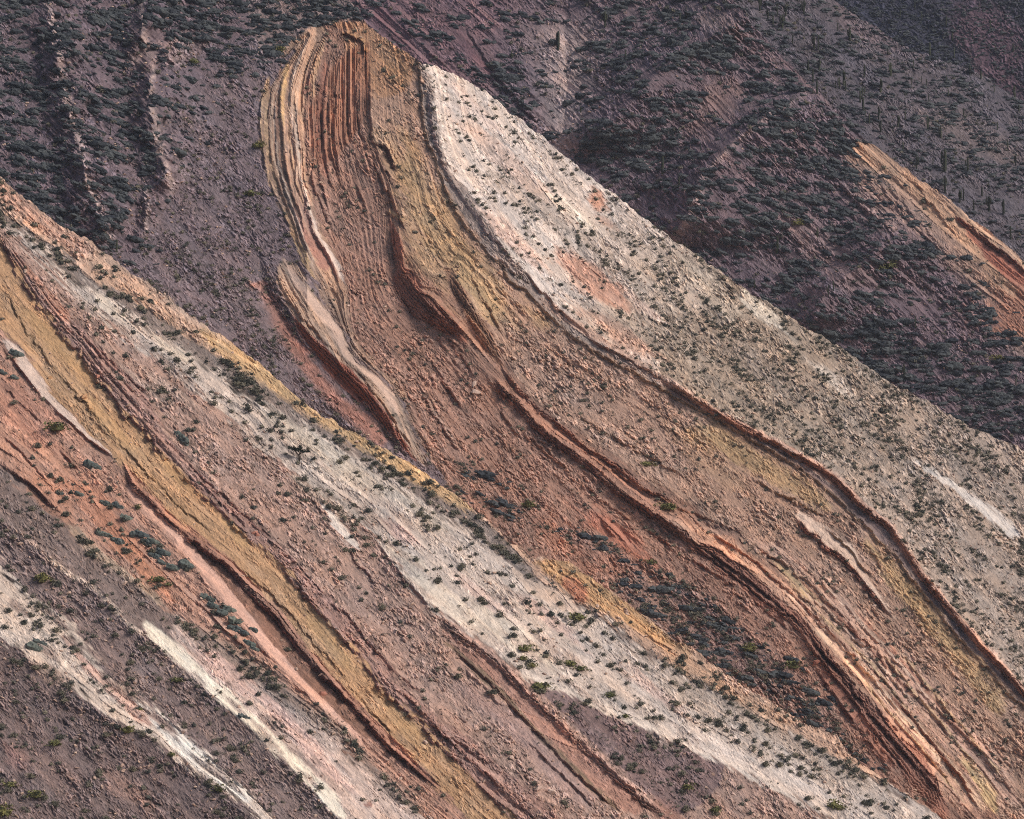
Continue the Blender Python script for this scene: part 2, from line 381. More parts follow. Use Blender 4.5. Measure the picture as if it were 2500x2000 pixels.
A.blob(T('12', 1460, 390)[0], 42, 20, 50, col=(178, 112, 84), soft=.5)
A.ribbon(Line(T('22', 0, 640, 240, 790, 500, 990, 800, 1150)), Line(T('22', 0, 760, 240, 920, 500, 1060, 800, 1230)), col=(170, 132, 104), soft=14, k=.8, rub=.8, ds=.5)
A.ribbon(Line(T('12', 1000, 170, 1200, 330, 1380, 400, 1480, 485)), Line(T('12', 1060, 280, 1250, 440, 1400, 520, 1480, 560)), col=(198, 168, 148), soft=6, rub=.2, ds=.12)
# white band: pinkish wash, cleaner patches
A.ribbon(Line(T('00', 60, 1340, 140, 1400) + T('01', 230, 40, 330, 190, 420, 300)), Line(T('00', 150, 1360, 300, 1500) + T('01', 330, 60, 430, 200, 520, 330)), col=(208, 168, 148), soft=10, k=.9, rub=.3, ds=.03)
for c_, rx, ry in ((T('01', 1000, 500)[0], 60, 18), (T('01', 640, 260)[0], 60, 18), (T('01', 1900, 1110)[0], 120, 22), (T('12', 640, 420)[0], 120, 26), (T('12', 1080, 650)[0], 130, 26), (T('12', 480, 200)[0], 50, 16)):
    A.blob(c_, rx, ry, 36, col=(208, 190, 172), rub=.15, ds=.10, strat=.25, k=.85)
for c_, rx, ry, k in ((T('12', 430, 60)[0], 60, 16, .8), (T('12', 900, 420)[0], 90, 14, .5), (T('12', 1300, 560)[0], 110, 16, .6), (T('12', 1900, 960)[0], 120, 18, .6)):
    A.blob(c_, rx, ry, 38, col=(196, 158, 146), k=k)
A.ribbon(Line(T('12', 1100, 850, 1300, 920, 1500, 990, 1700, 1090, 2000, 1200) + T('22', 240, 1270, 500, 1400, 800, 1570)), Line(T('12', 1100, 890, 1300, 965, 1500, 1040, 1700, 1130, 2000, 1265) + T('22', 240, 1345, 500, 1450, 800, 1620)), col=(212, 192, 176), soft=9, jit=2.0, rub=.12, ds=.03, strat=.3, k=.9, bed='chalk_edge', label='clean white lower edge of the limestone bed')
A.ribbon(Line(T('22', 0, 1110, 240, 1190, 500, 1310, 800, 1460, 1200, 1690)), Line(T('22', 0, 1210, 240, 1310, 500, 1420, 800, 1590, 1050, 1725)), col=(216, 194, 180), soft=12, rub=.15, ds=.06, k=.8)
A.ribbon(Line(T('12', 1950, 870) + T('22', 300, 980, 600, 1110, 900, 1300, 1300, 1500)), Line(T('12', 1850, 930) + T('22', 300, 1120, 600, 1260, 900, 1430, 1300, 1640)), col=(172, 152, 138), soft=18, rub=.6, ds=1.1, k=.8)
A.ribbon(Line(T('01', 1500, 800, 1750, 960, 2000, 1120) + T('11', 500, 1390, 800, 1580)), Line(T('01', 1500, 900, 1700, 1090, 1950, 1260) + T('11', 400, 1400, 700, 1600)), col=(180, 164, 148), soft=14, rub=.4, ds=1.0, k=.7)
# green shrub tangle under the lone tree, white streak beside it
A.ribbon(Line(T('01', 1650, 1180, 1850, 1290, 2100, 1500)), Line(T('01', 1700, 1270, 1850, 1400, 2060, 1580)), col=(160, 142, 128), ds=1.3, soft=14, k=.7)
A.ribbon(Line(T('01', 1840, 1340, 1960, 1480, 2060, 1600) + T('12', 200, 130)), Line(T('01', 1860, 1400, 1930, 1510, 2020, 1640) + T('12', 190, 160)), col=(204, 190, 180), soft=5, ds=.08, rub=.2)
# pink rubble: pale stone streaks, purple scree wedge at the right
PW = Line(T('12', 1090, 900, 1240, 1000, 1400, 1130, 1600, 1330, 1800, 1520, 1980, 1650, 2100, 1740))
PW2 = Line([(x + 1, y - 2) for x, y in T('12', 1180, 955, 1300, 965, 1500, 1035, 1650, 1115, 1800, 1185, 2000, 1275)] + T('22', 240, 1345, 500, 1445, 700, 1565, 1000, 1730))
A.ribbon(PW2, PW, col=(122, 98, 97), rub=.8, strat=.03, ds=1.2, soft=6, fade=30, bed='scree_slope', label='purple scree wedge between the white bed and the red ledge')
A.blob(T('02', 2156, 1640)[0], 10, 10, col=(150, 110, 100))
A.ribbon(Line(T('12', 720, 860, 900, 980, 1100, 1100, 1300, 1330, 1500, 1500, 1700, 1690)), Line(T('12', 700, 960, 850, 1060, 1000, 1180, 1150, 1340, 1350, 1540, 1500, 1700)), col=(160, 128, 120), rub=.3, strat=.15, ds=.03, soft=16, k=.9, bed='smooth_face', label='smooth mauve face beneath the red ledge')
# red ledge of the near ridge: two brow lines
l1 = Line(T('12', 620, 500, 680, 570, 850, 680, 1000, 800, 1100, 900, 1180, 980, 1280, 1080, 1400, 1200, 1600, 1370, 1800, 1560, 2000, 1725))
l1f = Line(T('12', 620, 530, 680, 660, 850, 800, 1000, 950, 1100, 1060, 1180, 1140, 1280, 1250, 1400, 1370, 1600, 1570, 1700, 1660, 1780, 1740))
A.ribbon(Line(T('12', 640, 520, 700, 570, 850, 690, 1000, 810, 1150, 950, 1280, 1080, 1450, 1240, 1600, 1370, 1800, 1560, 2000, 1730)), l1f, col=(168, 122, 106), rub=.5, strat=.35, ds=.01, soft=4, bed='red_ledge', label='dark red layered ledge standing proud of the smooth mauve face')
A.ribbon(l1f, Line([(x - 6, y + 14) for x, y in T('12', 680, 660, 850, 800, 1000, 950, 1180, 1140, 1400, 1370, 1700, 1660)]), col=(128, 104, 84), soft=4, rub=.2, strat=1.0, ds=0)
A.ledge(l1, None, width=18, H=11, G=7, vary=.35, dR=55, dL=40, rag=1.0, edge=(196, 150, 132))
A.ledge(Line(T('12', 700, 700, 900, 870, 1100, 1080, 1300, 1290, 1500, 1490, 1700, 1680)), None, width=7, H=5, G=6, dR=14, dL=16, rag=.6, col=(118, 84, 72))
A.ledge(Line(T('12', 1150, 1240, 1300, 1390, 1450, 1540, 1600, 1690)), None, width=6, H=5, G=6, dR=30, dL=26, rag=.5, col=(120, 88, 78))
A.ledge(Line(T('12', 760, 830, 880, 920, 1000, 1040, 1080, 1100)), None, width=5, H=5, G=4, dR=20, dL=20)
A.ledge(Line(T('12', 270, 80, 350, 180, 450, 320, 540, 400, 630, 520)), None, width=9, H=6, G=6, dR=40, dL=36, rag=.8, col=(156, 116, 104), edge=(206, 186, 170))
# small ledges inside the rubble bed
for t, pts in (('01', (560, 470, 640, 570, 720, 640, 800, 720, 850, 770)), ('01', (430, 380, 560, 500, 640, 590)), ('01', (720, 700, 830, 790)), ('01', (1080, 1150, 1250, 1310, 1450, 1500, 1600, 1620)),
               ('01', (1180, 1260, 1300, 1400, 1450, 1560)), ('12', (0, 430, 120, 540, 260, 700, 420, 880, 560, 1000)), ('12', (100, 120, 200, 240, 300, 380)), ('12', (420, 960, 560, 1100, 760, 1300, 900, 1430, 1040, 1560)), ('12', (560, 1120, 700, 1240, 860, 1330, 960, 1420))):
    A.ledge(Line(T(t, *pts)), None, width=6, H=5, G=5, dR=22, dL=22, fade=30, rag=1.2, col=(140, 98, 88))
# maroon rib as a knobbly ledge over the yellow clay
A.ledge(a5, None, width=7, H=6, G=4, dR=40, dL=34, rag=1.8, vary=.9, col=(128, 90, 84))
A.ribbon(Line(T('01', 150, 0, 260, 120, 380, 270, 430, 330)), Line(T('01', 120, 30, 230, 170, 330, 300, 400, 380)), col=(184, 128, 104), soft=6, k=.7)
# yellow: brighter clay patches and rubble tongue
for c_, rx, ry in ((T('01', 330, 480)[0], 120, 20), (T('01', 1040, 1260)[0], 70, 18), (T('01', 650, 960)[0], 110, 20), (T('02', 1380, 60)[0], 50, 14), (T('02', 1900, 640)[0], 70, 22), (T('12', 60, 760)[0], 60, 16), (T('12', 420, 1150)[0], 90, 20)):
    A.blob(c_, rx, ry, 48, col=(188, 144, 98), rub=.15, strat=.15, k=.9)
A.ribbon(Line(T('01', 30, 150, 150, 350, 300, 570, 440, 740, 560, 900, 720, 1100)), Line(T('01', 0, 200, 90, 370, 220, 590, 350, 760, 480, 930, 660, 1100)), col=(166, 130, 98), rub=.9, strat=.4, soft=8, k=.8)
A.ribbon(Line(T('01', 0, 120, 80, 280, 200, 500, 290, 720)), Line(T('01', 0, 330, 80, 450, 200, 590, 290, 745)), col=(194, 146, 104), rub=.2, soft=6, k=.9, bed='orange_bed', label='bright apricot bed above the pale ledge')
A.ledge(Line(T('01', 30, 160, 150, 390, 300, 590, 420, 740, 560, 880, 640, 980, 760, 1120, 900, 1260, 1080, 1450, 1250, 1600)), None, width=5, H=3, G=3, dR=18, dL=22, rag=1.4, vary=1.0, col=(132, 100, 66))
A.ledge(Line(T('02', 1380, 230, 1560, 380, 1700, 520, 1850, 700, 2000, 860) + T('12', 100, 920, 300, 1130, 460, 1330)), None, width=4, H=3, G=3, dR=18, dL=22, rag=1.2, vary=1.0, col=(140, 104, 70))
# pale ledge
w1 = Line(T('01', 0, 395, 100, 500, 200, 610, 290, 745, 400, 870, 500, 980, 620, 1095, 700, 1165)); w2 = Line(T('01', 0, 480, 120, 620, 220, 760, 330, 870, 480, 1000, 600, 1100, 700, 1170))
A.ribbon(w1, w2, col=(206, 178, 162), rub=.15, strat=.4, ds=.02, soft=3, bed='pale_ledge', label='narrow whitish ledge tapering to a point in the yellow bed')
A.ledge(w2, None, width=6, H=7, G=6, dR=34, dL=30, col=(150, 96, 80), rag=.6)
# red brow and groove beneath the yellow clay, salmon slab
rl = Line(T('01', 720, 1190, 760, 1290, 860, 1380, 950, 1480, 1050, 1560, 1200, 1670) + T('02', 1330, 230, 1450, 380, 1600, 510, 1720, 670, 1850, 830, 1950, 930, 2080, 1080) + T('12', 200, 1120, 350, 1280, 500, 1410, 650, 1540))
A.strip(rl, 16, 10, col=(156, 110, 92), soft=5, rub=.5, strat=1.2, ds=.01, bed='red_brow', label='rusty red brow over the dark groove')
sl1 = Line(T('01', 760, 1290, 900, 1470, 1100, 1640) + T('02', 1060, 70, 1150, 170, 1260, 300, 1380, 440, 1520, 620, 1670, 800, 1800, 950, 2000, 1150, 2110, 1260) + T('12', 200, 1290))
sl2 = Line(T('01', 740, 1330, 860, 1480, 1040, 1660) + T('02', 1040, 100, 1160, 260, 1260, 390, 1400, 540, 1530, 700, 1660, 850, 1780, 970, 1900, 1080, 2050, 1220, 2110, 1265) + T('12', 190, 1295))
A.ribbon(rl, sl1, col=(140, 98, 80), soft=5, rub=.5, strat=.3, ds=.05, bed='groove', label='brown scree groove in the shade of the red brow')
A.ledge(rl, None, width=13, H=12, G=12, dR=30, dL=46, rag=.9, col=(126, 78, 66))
A.ribbon(sl1, sl2, col=(208, 156, 134), rub=.05, strat=.12, ds=.02, soft=2.5, grow=5, jit=.4, bed='salmon_slab', label='smooth salmon slab running down beside the groove')
for c_, rx, ry, cc in ((T('02', 760, 160)[0], 90, 26, (188, 124, 92)), (T('02', 900, 330)[0], 70, 26, (190, 126, 96)), (T('02', 1080, 300)[0], 60, 16, (200, 150, 128)), (T('02', 1220, 520)[0], 70, 16, (198, 152, 132)),
                      (T('01', 300, 1380)[0], 110, 34, (176, 120, 94)), (T('01', 150, 900)[0], 130, 60, (178, 124, 104)), (T('01', 560, 1440)[0], 120, 40, (178, 116, 88))):
    A.blob(c_, rx, ry, 44, col=cc, k=.8, rub=.3)
A.ribbon(Line(T('02', 1100, 560, 1250, 640, 1500, 790, 1700, 960, 1900, 1100, 2080, 1260) + T('12', 300, 1430, 600, 1700)), Line(T('02', 1060, 620, 1250, 780, 1500, 940, 1700, 1080, 1900, 1210, 2080, 1330) + T('12', 240, 1440, 500, 1700)), col=(138, 118, 108), soft=14, rub=.7, ds=4.0, k=.9, bed='shrubby_bed', label='dark shrubby strip along the foot of the salmon slab')
A.ribbon(Line(T('02', 380, -60, 640, 190, 800, 320, 960, 450)), Line(T('02', 380, 20, 640, 260, 800, 370, 960, 510)), col=(172, 144, 120), soft=8, ds=1.2, k=.8)
dk = Line(T('01', -60, 1120, 0, 1165, 100, 1240, 200, 1310, 300, 1410, 380, 1480))
A.ledge(dk, None, width=10, H=9, G=11, dR=40, dL=24, rag=.6, col=(110, 72, 62))
for t, pts in (('01', (0, 1010, 140, 1120, 300, 1290)), ('01', (20, 720, 150, 850, 260, 960)), ('02', (1130, 420, 1300, 590, 1450, 740)), ('02', (1700, 900, 1830, 1030)), ('01', (330, 1090, 480, 1220)), ('02', (1500, 690, 1600, 800))):
    A.ledge(Line(T(t, *pts)), None, width=5, H=4, G=5, dR=26, dL=16, fade=30, rag=.8, col=(140, 90, 74))
# pale pink bed, thin white line, cream bed details
A.strip(Line(T('02', 820, 600, 950, 715, 1060, 820, 1150, 900, 1300, 1030, 1480, 1190, 1560, 1280, 1700, 1405, 1820, 1530, 1950, 1680, 2000, 1740)), 26, 6, col=(216, 202, 182), soft=5, rub=.15, ds=.05, strat=.2, bed='chalk_edge', label='clean cream margin of the pale pink bed')
A.strip(Line(T('02', 60, 10, 130, 60, 270, 175)), 5, 6, col=(196, 164, 148), soft=3, jit=.5, ds=.05)
A.strip(Line(T('02', 270, 190, 400, 290, 560, 380, 660, 470, 720, 560, 850, 650)), 5, 7, col=(196, 170, 152), soft=3, jit=.8, ds=.4, k=.85, bed='thin_bed', label='thin broken cream line crossing the violet scree')
for c_, rx, ry in ((T('02', 1300, 850)[0], 120, 26), (T('02', 1700, 1180)[0], 120, 22), (T('02', 1900, 1420)[0], 80, 14)):
    A.blob(c_, rx, ry, 40, col=(206, 166, 154), k=.8)
A.ribbon(Line(T('02', 700, 990, 900, 1090, 1080, 1225, 1250, 1400, 1540, 1640)), Line(T('02', 740, 1040, 900, 1180, 1000, 1290, 1200, 1460, 1450, 1640)), col=(222, 212, 200), soft=6, rub=.06, ds=.03, k=.95, bed='chalk_edge', label='bright chalky tongue running to the bottom edge')
A.ribbon(Line(T('02', 380, 640, 560, 850, 760, 1020, 900, 1150)), Line(T('02', 340, 640, 500, 850, 700, 1050, 860, 1220)), col=(186, 140, 124), soft=5, k=.85, rub=.5, strat=.7)
A.ribbon(Line(T('02', 130, 740, 300, 830, 460, 920)), Line(T('02', 130, 810, 300, 950, 460, 1010)), col=(150, 124, 112), soft=10, ds=1.2, k=.8)
A.ledge(Line(T('02', 960, 1130, 1085, 1225)), None, width=5, H=5, G=3, dR=14, dL=14, fade=12)
A.ledge(Line(T('02', 1170, 1320, 1300, 1430, 1480, 1580, 1610, 1720)), None, width=5, H=4, G=5, dR=30, dL=10, fade=20)
for c_, rx, ry, cc in ((T('02', 100, 1360)[0], 40, 26, (150, 108, 100)), (T('02', 740, 1560)[0], 80, 30, (160, 122, 108)), (T('02', 300, 1480)[0], 90, 30, (140, 112, 104)), (T('22', 60, 1690)[0], 60, 26, (150, 100, 84)), (T('02', 300, 1640)[0], 110, 22, (122, 104, 104))):
    A.blob(c_, rx, ry, 40, col=cc, k=.75, soft=.8)

for k_ in range(26):       # scree tongues spilling over the pale beds
    t_ = rng.random(); q_ = T('02', 150 + 1300 * t_ + rng.normal() * 60, 420 + 1130 * t_ + rng.normal() * 110)[0]
    A.blob(q_, 26 + 40 * rng.random(), 5 + 8 * rng.random(), 42, col=(138, 114, 106), k=.75, rub=.9, ds=.8, seed=k_)
for k_ in range(22):
    t_ = rng.random(); q_ = T('02', 1050 + 900 * t_ + rng.normal() * 60, 760 + 780 * t_ + rng.normal() * 70)[0]
    A.blob(q_, 22 + 36 * rng.random(), 5 + 7 * rng.random(), 42, col=(158, 132, 122), k=.7, rub=.8, ds=.7, seed=k_)
for k_ in range(34):
    t_ = rng.random(); q_ = (200 + 1500 * t_ + rng.normal() * 40, 760 + 1080 * t_ + rng.normal() * 50)
    A.blob(q_, 30 + 50 * rng.random(), 6 + 9 * rng.random(), 38, col=(160, 136, 124), k=.6, rub=.9, ds=1.3, seed=k_)
# courses of the near ridge follow its beds
def course(hill, lines):
    """across-bed coordinate that bends with the traced beds"""
    ws = np.stack([l(hill.u) for l in lines], 0)
    ws = np.maximum.accumulate(ws + np.arange(len(lines))[:, None] * .01, 0)
    nom = np.concatenate([[0], np.cumsum([max(6.0, float(np.mean((ws[i + 1] - ws[i])[hill.ok]))) for i in range(len(lines) - 1)])])
    q = nom[0] + (hill.w - ws[0])
    for i in range(len(lines) - 1):
        f = (hill.w - ws[i]) / np.maximum(ws[i + 1] - ws[i], 3)
        q = np.where((hill.w >= ws[i]) & (hill.w < ws[i + 1]), nom[i] + np.clip(f, 0, 1) * (nom[i + 1] - nom[i]), q)
    q = np.where(hill.w >= ws[-1], nom[-1] + (hill.w - ws[-1]), q)
    return q
# the broad form: pale backs tilt up to the right, the cut ends of the beds face down to the left
A.hinge(Line([p for p in T('01', 0, -160, 100, -10, 190, 110, 280, 250, 380, 350, 510, 500, 640, 650, 780, 810, 860, 930, 940, 1050, 1050, 1180, 1180, 1330, 1310, 1470, 1470, 1600, 1620, 1700)] + T('12', 150, 780, 360, 930, 510, 1080, 650, 1200, 780, 1310, 950, 1470, 1100, 1600)), .42, 170, .38, 90)
A.hinge(Line(T('12', 240, 30, 450, 310, 620, 500, 850, 680, 1000, 800, 1180, 980, 1400, 1200, 1600, 1370, 2000, 1725)), .40, 150, .40, 120, fade=200)
A.hinge(sl2, .75, 30, .5, 60, fade=150)
A.hinge(a10, .40, 90, .65, 60); A.hinge(a12, .35, 110, .5, 90)
A.q = course(A, [a1, a3, a5, a6, aV, a10, a11, a12])

# ================================================================== FOLDED HILL (B)
B = Hill('folded_hill', (0.12, -0.66, 0.75), (1250, 1100, 790), CREST_B, (-90, 2620), lambda x: np.minimum(cA(x) + 110, 2085))
b1 = Line([(1010, 60)] + T('10', 560, 385, 585, 440, 620, 560, 640, 700, 660, 830, 690, 930, 750, 1050, 850, 1190, 940, 1310, 1020, 1430, 1100, 1530, 1190, 1610) + T('11', 1140, 30, 1200, 110, 1300, 240, 1400, 320, 1540, 430, 1700, 530, 1850, 620, 2000, 690)
          + T('21', 160, 740, 300, 830, 450, 920, 550, 970, 700, 1040, 900, 1150, 1050, 1250, 1200, 1390, 1300, 1480, 1400, 1580) + T('22', 1380, 0, 1450, 110, 1530, 230, 1640, 380, 1760, 520, 1900, 680, 2050, 830, 2156, 950) + [(2600, 1790)])
b2 = Line([(1000, 70)] + T('10', 545, 400, 550, 560, 560, 700, 600, 850, 650, 980, 690, 1100, 750, 1230, 850, 1370, 950, 1500, 1050, 1620) + T('11', 1050, 20, 1150, 150, 1300, 300, 1400, 400, 1560, 520, 1700, 600, 1850, 680, 2000, 760)
          + T('21', 160, 800, 350, 900, 500, 1000, 650, 1080, 800, 1160, 950, 1280, 1050, 1370, 1200, 1500, 1300, 1620) + T('22', 1290, 60, 1400, 170, 1500, 310, 1650, 500, 1800, 680, 1950, 840, 2060, 960, 2156, 1060) + [(2600, 1840)])
b3 = Line([(905, 30)] + T('10', 230, 160, 240, 330, 250, 600, 260, 800, 310, 920, 380, 1060, 430, 1200, 450, 1350, 520, 1500, 600, 1640) + T('11', 700, 90, 780, 200, 860, 310, 950, 430, 1000, 530, 1100, 680, 1250, 850, 1400, 950, 1550, 1060, 1700, 1160, 1900, 1300)
          + T('21', 240, 1410, 500, 1560) + T('22', 330, 0, 500, 110, 700, 260, 850, 420, 1050, 640, 1250, 850, 1450, 1090, 1650, 1290, 1850, 1500, 2000, 1700))
b4 = Line(T('10', 200, 150, 200, 400, 200, 700, 240, 850, 290, 1000, 330, 1150, 340, 1350, 350, 1500) + T('11', 380, 60, 480, 220, 600, 340, 740, 480, 880, 620, 960, 690, 1050, 800, 1180, 930, 1300, 1040, 1450, 1130, 1600, 1240, 1700, 1340, 1850, 1440, 2000, 1540)
          + T('22', 50, 20, 200, 130, 350, 260, 520, 380, 640, 480, 760, 560, 850, 640, 930, 760, 1000, 860, 1100, 960, 1180, 1080, 1240, 1200, 1330, 1310, 1440, 1440, 1550, 1590, 1680, 1725))
b6 = Line(T('00', 1930, 150, 1830, 330, 1790, 500, 1780, 700, 1790, 860, 1790, 1000, 1820, 1100, 1870, 1300, 1940, 1440, 1990, 1540, 2040, 1660) + T('11', 100, 130, 120, 300, 150, 450, 300, 620, 410, 740, 470, 860, 520, 980, 620, 1170))
b0 = Line(T('00', 1890, 110, 1740, 260, 1600, 400, 1530, 560, 1515, 720, 1535, 900, 1560, 1040, 1610, 1140, 1680, 1290, 1730, 1440, 1790, 1570, 1870, 1700) + T('01', 1900, 240, 1960, 330, 2010, 420, 2060, 530, 2156, 620) + T('11', 280, 650, 390, 760, 450, 870, 500, 990, 600, 1170))

B.band(None, b1, col=(199, 180, 169), rub=.6, strat=.35, ds=1.1, bed='limestone_bed', label='broad white limestone face under the crest of the folded hill')
B.band(b1, b2, col=(152, 131, 122), rub=.9, strat=.6, ds=.05, bed='mauve_rim', label='grey mauve rim below the white face')
B.band(b2, b3, col=(168, 131, 111), rub=.9, strat=.35, ds=.28, bed='clay_bed', label='ochre clay bed down the middle of the folded hill')
B.band(b3, b4, col=(146, 108, 92), rub=.45, strat=1.1, ds=.06, bed='red_ledge_bed', label='reddish brown ledge bed')
B.band(b4, b6, col=(154, 114, 98), rub=1.0, strat=.35, ds=.30, bed='core_bed', label='rust coloured core of the fold')
B.band(b6, b0, col=(162, 127, 106), rub=.6, strat=1.2, ds=.05, bed='fold_edge', label='yellow and white layers on the left edge of the fold')
mp = B.band(b0, None, col=(114, 97, 103), rub=.75, strat=.0, ds=.10, bed='purple_slope', label='dusty purple slope left of the fold')

# purple slope: ribs, terracettes of cushion plants
pu = sstep(-30, 60, (B.w - b0(B.u)))
pleft = pu * sstep(560, 300, B.px + .42 * (B.py - 250) + 60 * fbm(B.px / 120, B.py / 120, 205, 3)) 
ptop = pu * sstep(190, 60, B.py + 50 * fbm(B.px / 90, B.py / 90, 206, 3))
pc = np.clip(pleft + ptop * .9, 0, 1)
B.put(pc, dc=1.3, ds=.3, rub=1.1, col=(103, 87, 96))
B.put(pu * (1 - pc), ds=1.0, rub=1.1)
B.put(pu * (1 - pc) * sstep(560, 760, B.py), ds=1.5, col=(119, 101, 105))
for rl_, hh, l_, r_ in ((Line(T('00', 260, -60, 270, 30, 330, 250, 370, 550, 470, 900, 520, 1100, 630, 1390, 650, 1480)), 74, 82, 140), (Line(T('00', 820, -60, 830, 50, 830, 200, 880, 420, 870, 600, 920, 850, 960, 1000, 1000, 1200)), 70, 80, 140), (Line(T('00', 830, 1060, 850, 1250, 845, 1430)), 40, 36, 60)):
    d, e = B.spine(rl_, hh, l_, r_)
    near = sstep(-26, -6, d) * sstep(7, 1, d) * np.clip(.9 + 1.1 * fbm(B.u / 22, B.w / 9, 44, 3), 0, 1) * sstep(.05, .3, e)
    B.put(near * .85, col=(166, 142, 138), dc=0.05, ds=0, rub=1.5)  # sunlit look of the rib crest painted as paler rock
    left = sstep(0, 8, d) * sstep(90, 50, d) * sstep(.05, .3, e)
    B.put(left * .8, col=(106, 87, 94), dc=.25)  # shaded left flank of the rib painted into its colour
mb = B.blob(T('00', 1000, 300)[0], 40, 110, 70, col=(150, 124, 122), k=.55, dc=.35, rub=1.6)
terr = np.clip(vnoise((B.px + .2 * B.py) / 62, (B.py - .16 * B.px) / 15.0, 207) * .7 + vnoise(B.px / 30, B.py / 9, 208) * .5, -1, 1)
B.h += (pc * 5.5 * terr).astype(np.float32)
B.dc *= np.clip(.16 + 2.0 * sstep(.0, .4, terr + .25 * fbm(B.px / 110, B.py / 70, 209, 3)), 0, 2)


ctrU = lambda t, x, y: float(uw(T(t, x, y))[0][0])
# white face: turns to tan stony shrubland down the slope
mw = sstep(-4, 4, b1(B.u) - (B.w + B.jit))
far = sstep(ctrU('10', 1500, 1200), ctrU('21', 300, 300), B.u + 50 * fbm(B.u / 120, B.w / 60, 201, 3))
B.put(mw * far, col=(154, 133, 116), rub=1.1, strat=.2, ds=2.3)
far2 = sstep(ctrU('21', 900, 600), ctrU('21', 1800, 1300), B.u)
B.put(mw * far2 * .8, col=(158, 138, 126), ds=2.3, rub=1.1)
for c_, rx, ry, a, cc, k, kw in (
    (T('10', 1000, 900)[0], 170, 24, 42, (204, 166, 148), .6, {}), (T('10', 850, 620)[0], 120, 14, 45, (210, 176, 160), .6, {}),
    (T('10', 1580, 1180)[0], 36, 22, 45, (196, 134, 106), .95, dict(ds=.8)), (T('10', 1640, 1300)[0], 40, 12, 30, (190, 140, 118), .7, {}),
    (T('10', 1560, 1640)[0], 120, 34, 36, (186, 136, 114), .7, dict(ds=.6, strat=.6)), (T('11', 1560, 110)[0], 110, 34, 36, (186, 134, 112), .75, dict(ds=.6, strat=.7)),
    (T('10', 1100, 1420)[0], 120, 20, 44, (206, 164, 146), .7, {}), (T('11', 1850, 560)[0], 70, 16, 36, (206, 176, 158), .9, dict(ds=.1)),
    (T('11', 1860, 270)[0], 60, 9, 36, (204, 172, 156), .9, dict(ds=.1)), (T('11', 1700, 420)[0], 120, 26, 36, (180, 138, 118), .8, dict(ds=.5)),
    (T('10', 1450, 1250)[0], 80, 16, 36, (216, 198, 182), .9, dict(ds=.1)), (T('21', 620, 280)[0], 90, 18, 40, (206, 190, 172), .9, dict(ds=.25, rub=.3)),
    (T('21', 1050, 700)[0], 90, 14, 40, (204, 188, 174), .8, dict(ds=.4)), (T('21', 300, 150)[0], 120, 30, 38, (186, 166, 148), .8, dict(ds=1.0)),
    (T('11', 2000, 130)[0], 110, 40, 38, (184, 162, 146), .8, dict(ds=1.0))):
    B.blob(c_, rx, ry, a, col=cc, k=k, **kw)
# dark shrub drifts on the white face
for c_, rx, ry, a, d in ((T('10', 1420, 1320)[0], 150, 26, 36, 5.5), (T('10', 1560, 1480)[0], 110, 30, 36, 5.5), (T('10', 1050, 1080)[0], 60, 16, 40, 2.2), (T('10', 1400, 1130)[0], 80, 14, 44, 2.4), (T('10', 1680, 1330)[0], 90, 24, 40, 2.2), (T('10', 1230, 1250)[0], 90, 14, 30, 2.0),
                         (T('21', 700, 640)[0], 170, 40, 38, 2.2), (T('21', 1350, 930)[0], 200, 40, 40, 2.2), (T('21', 450, 480)[0], 130, 36, 38, 2.0), (T('21', 1750, 1150)[0], 160, 40, 38, 1.8)):
    B.blob(c_, rx, ry, a, col=(150, 132, 120), k=.5, ds=d, soft=.9)
B.ribbon(Line(T('21', 1500, 1130, 1750, 1290, 2000, 1450, 2156, 1570)), Line(T('21', 1510, 1150, 1750, 1330, 2000, 1540, 2130, 1680)), col=(194, 182, 174), soft=4, rub=.2, ds=.15, bed='white_streak', label='thin whitish streak low on the right of the folded hill')
# crest cap of the fold: orange and yellow
cap = Line(T('10', 30, 130, 120, 130, 240, 160, 330, 220, 450, 300, 560, 385)); 
B.ribbon(Line(T('10', 100, 100, 240, 145, 330, 215, 450, 295, 570, 385)), Line(T('10', 60, 300, 150, 420, 300, 600, 420, 760, 560, 900)), col=(176, 126, 90), soft=10, ds=.35, k=.75)
B.blob(T('10', 400, 390)[0], 70, 34, 60, col=(178, 130, 92), ds=.8, k=.8)
B.ribbon(Line(T('10', 250, 330, 280, 560, 290, 760)), Line(T('10', 330, 400, 330, 560, 330, 760)), col=(186, 140, 92), soft=6, k=.9, strat=.8)
B.blob(T('00', 2060, 150)[0], 50, 14, 10, col=(182, 128, 92), k=.9, strat=1.0)
for c_, rx, ry, a in ((T('10', 420, 1000)[0], 120, 40, 66), (T('10', 600, 1500)[0], 130, 50, 58), (T('11', 950, 200)[0], 90, 40, 56), (T('10', 700, 1250)[0], 90, 30, 58), (T('10', 800, 1500)[0], 110, 34, 52), (T('10', 500, 900)[0], 90, 24, 66), (T('11', 900, 100)[0], 100, 34, 50), (T('22', 1900, 800)[0], 90, 20, 52), (T('21', 400, 1010)[0], 110, 24, 42), (T('22', 1500, 400)[0], 90, 18, 55), (T('11', 1250, 350)[0], 70, 20, 40)):
    B.blob(c_, rx, ry, a, col=(182, 142, 100), rub=.5, strat=.4, k=.7, soft=.9)
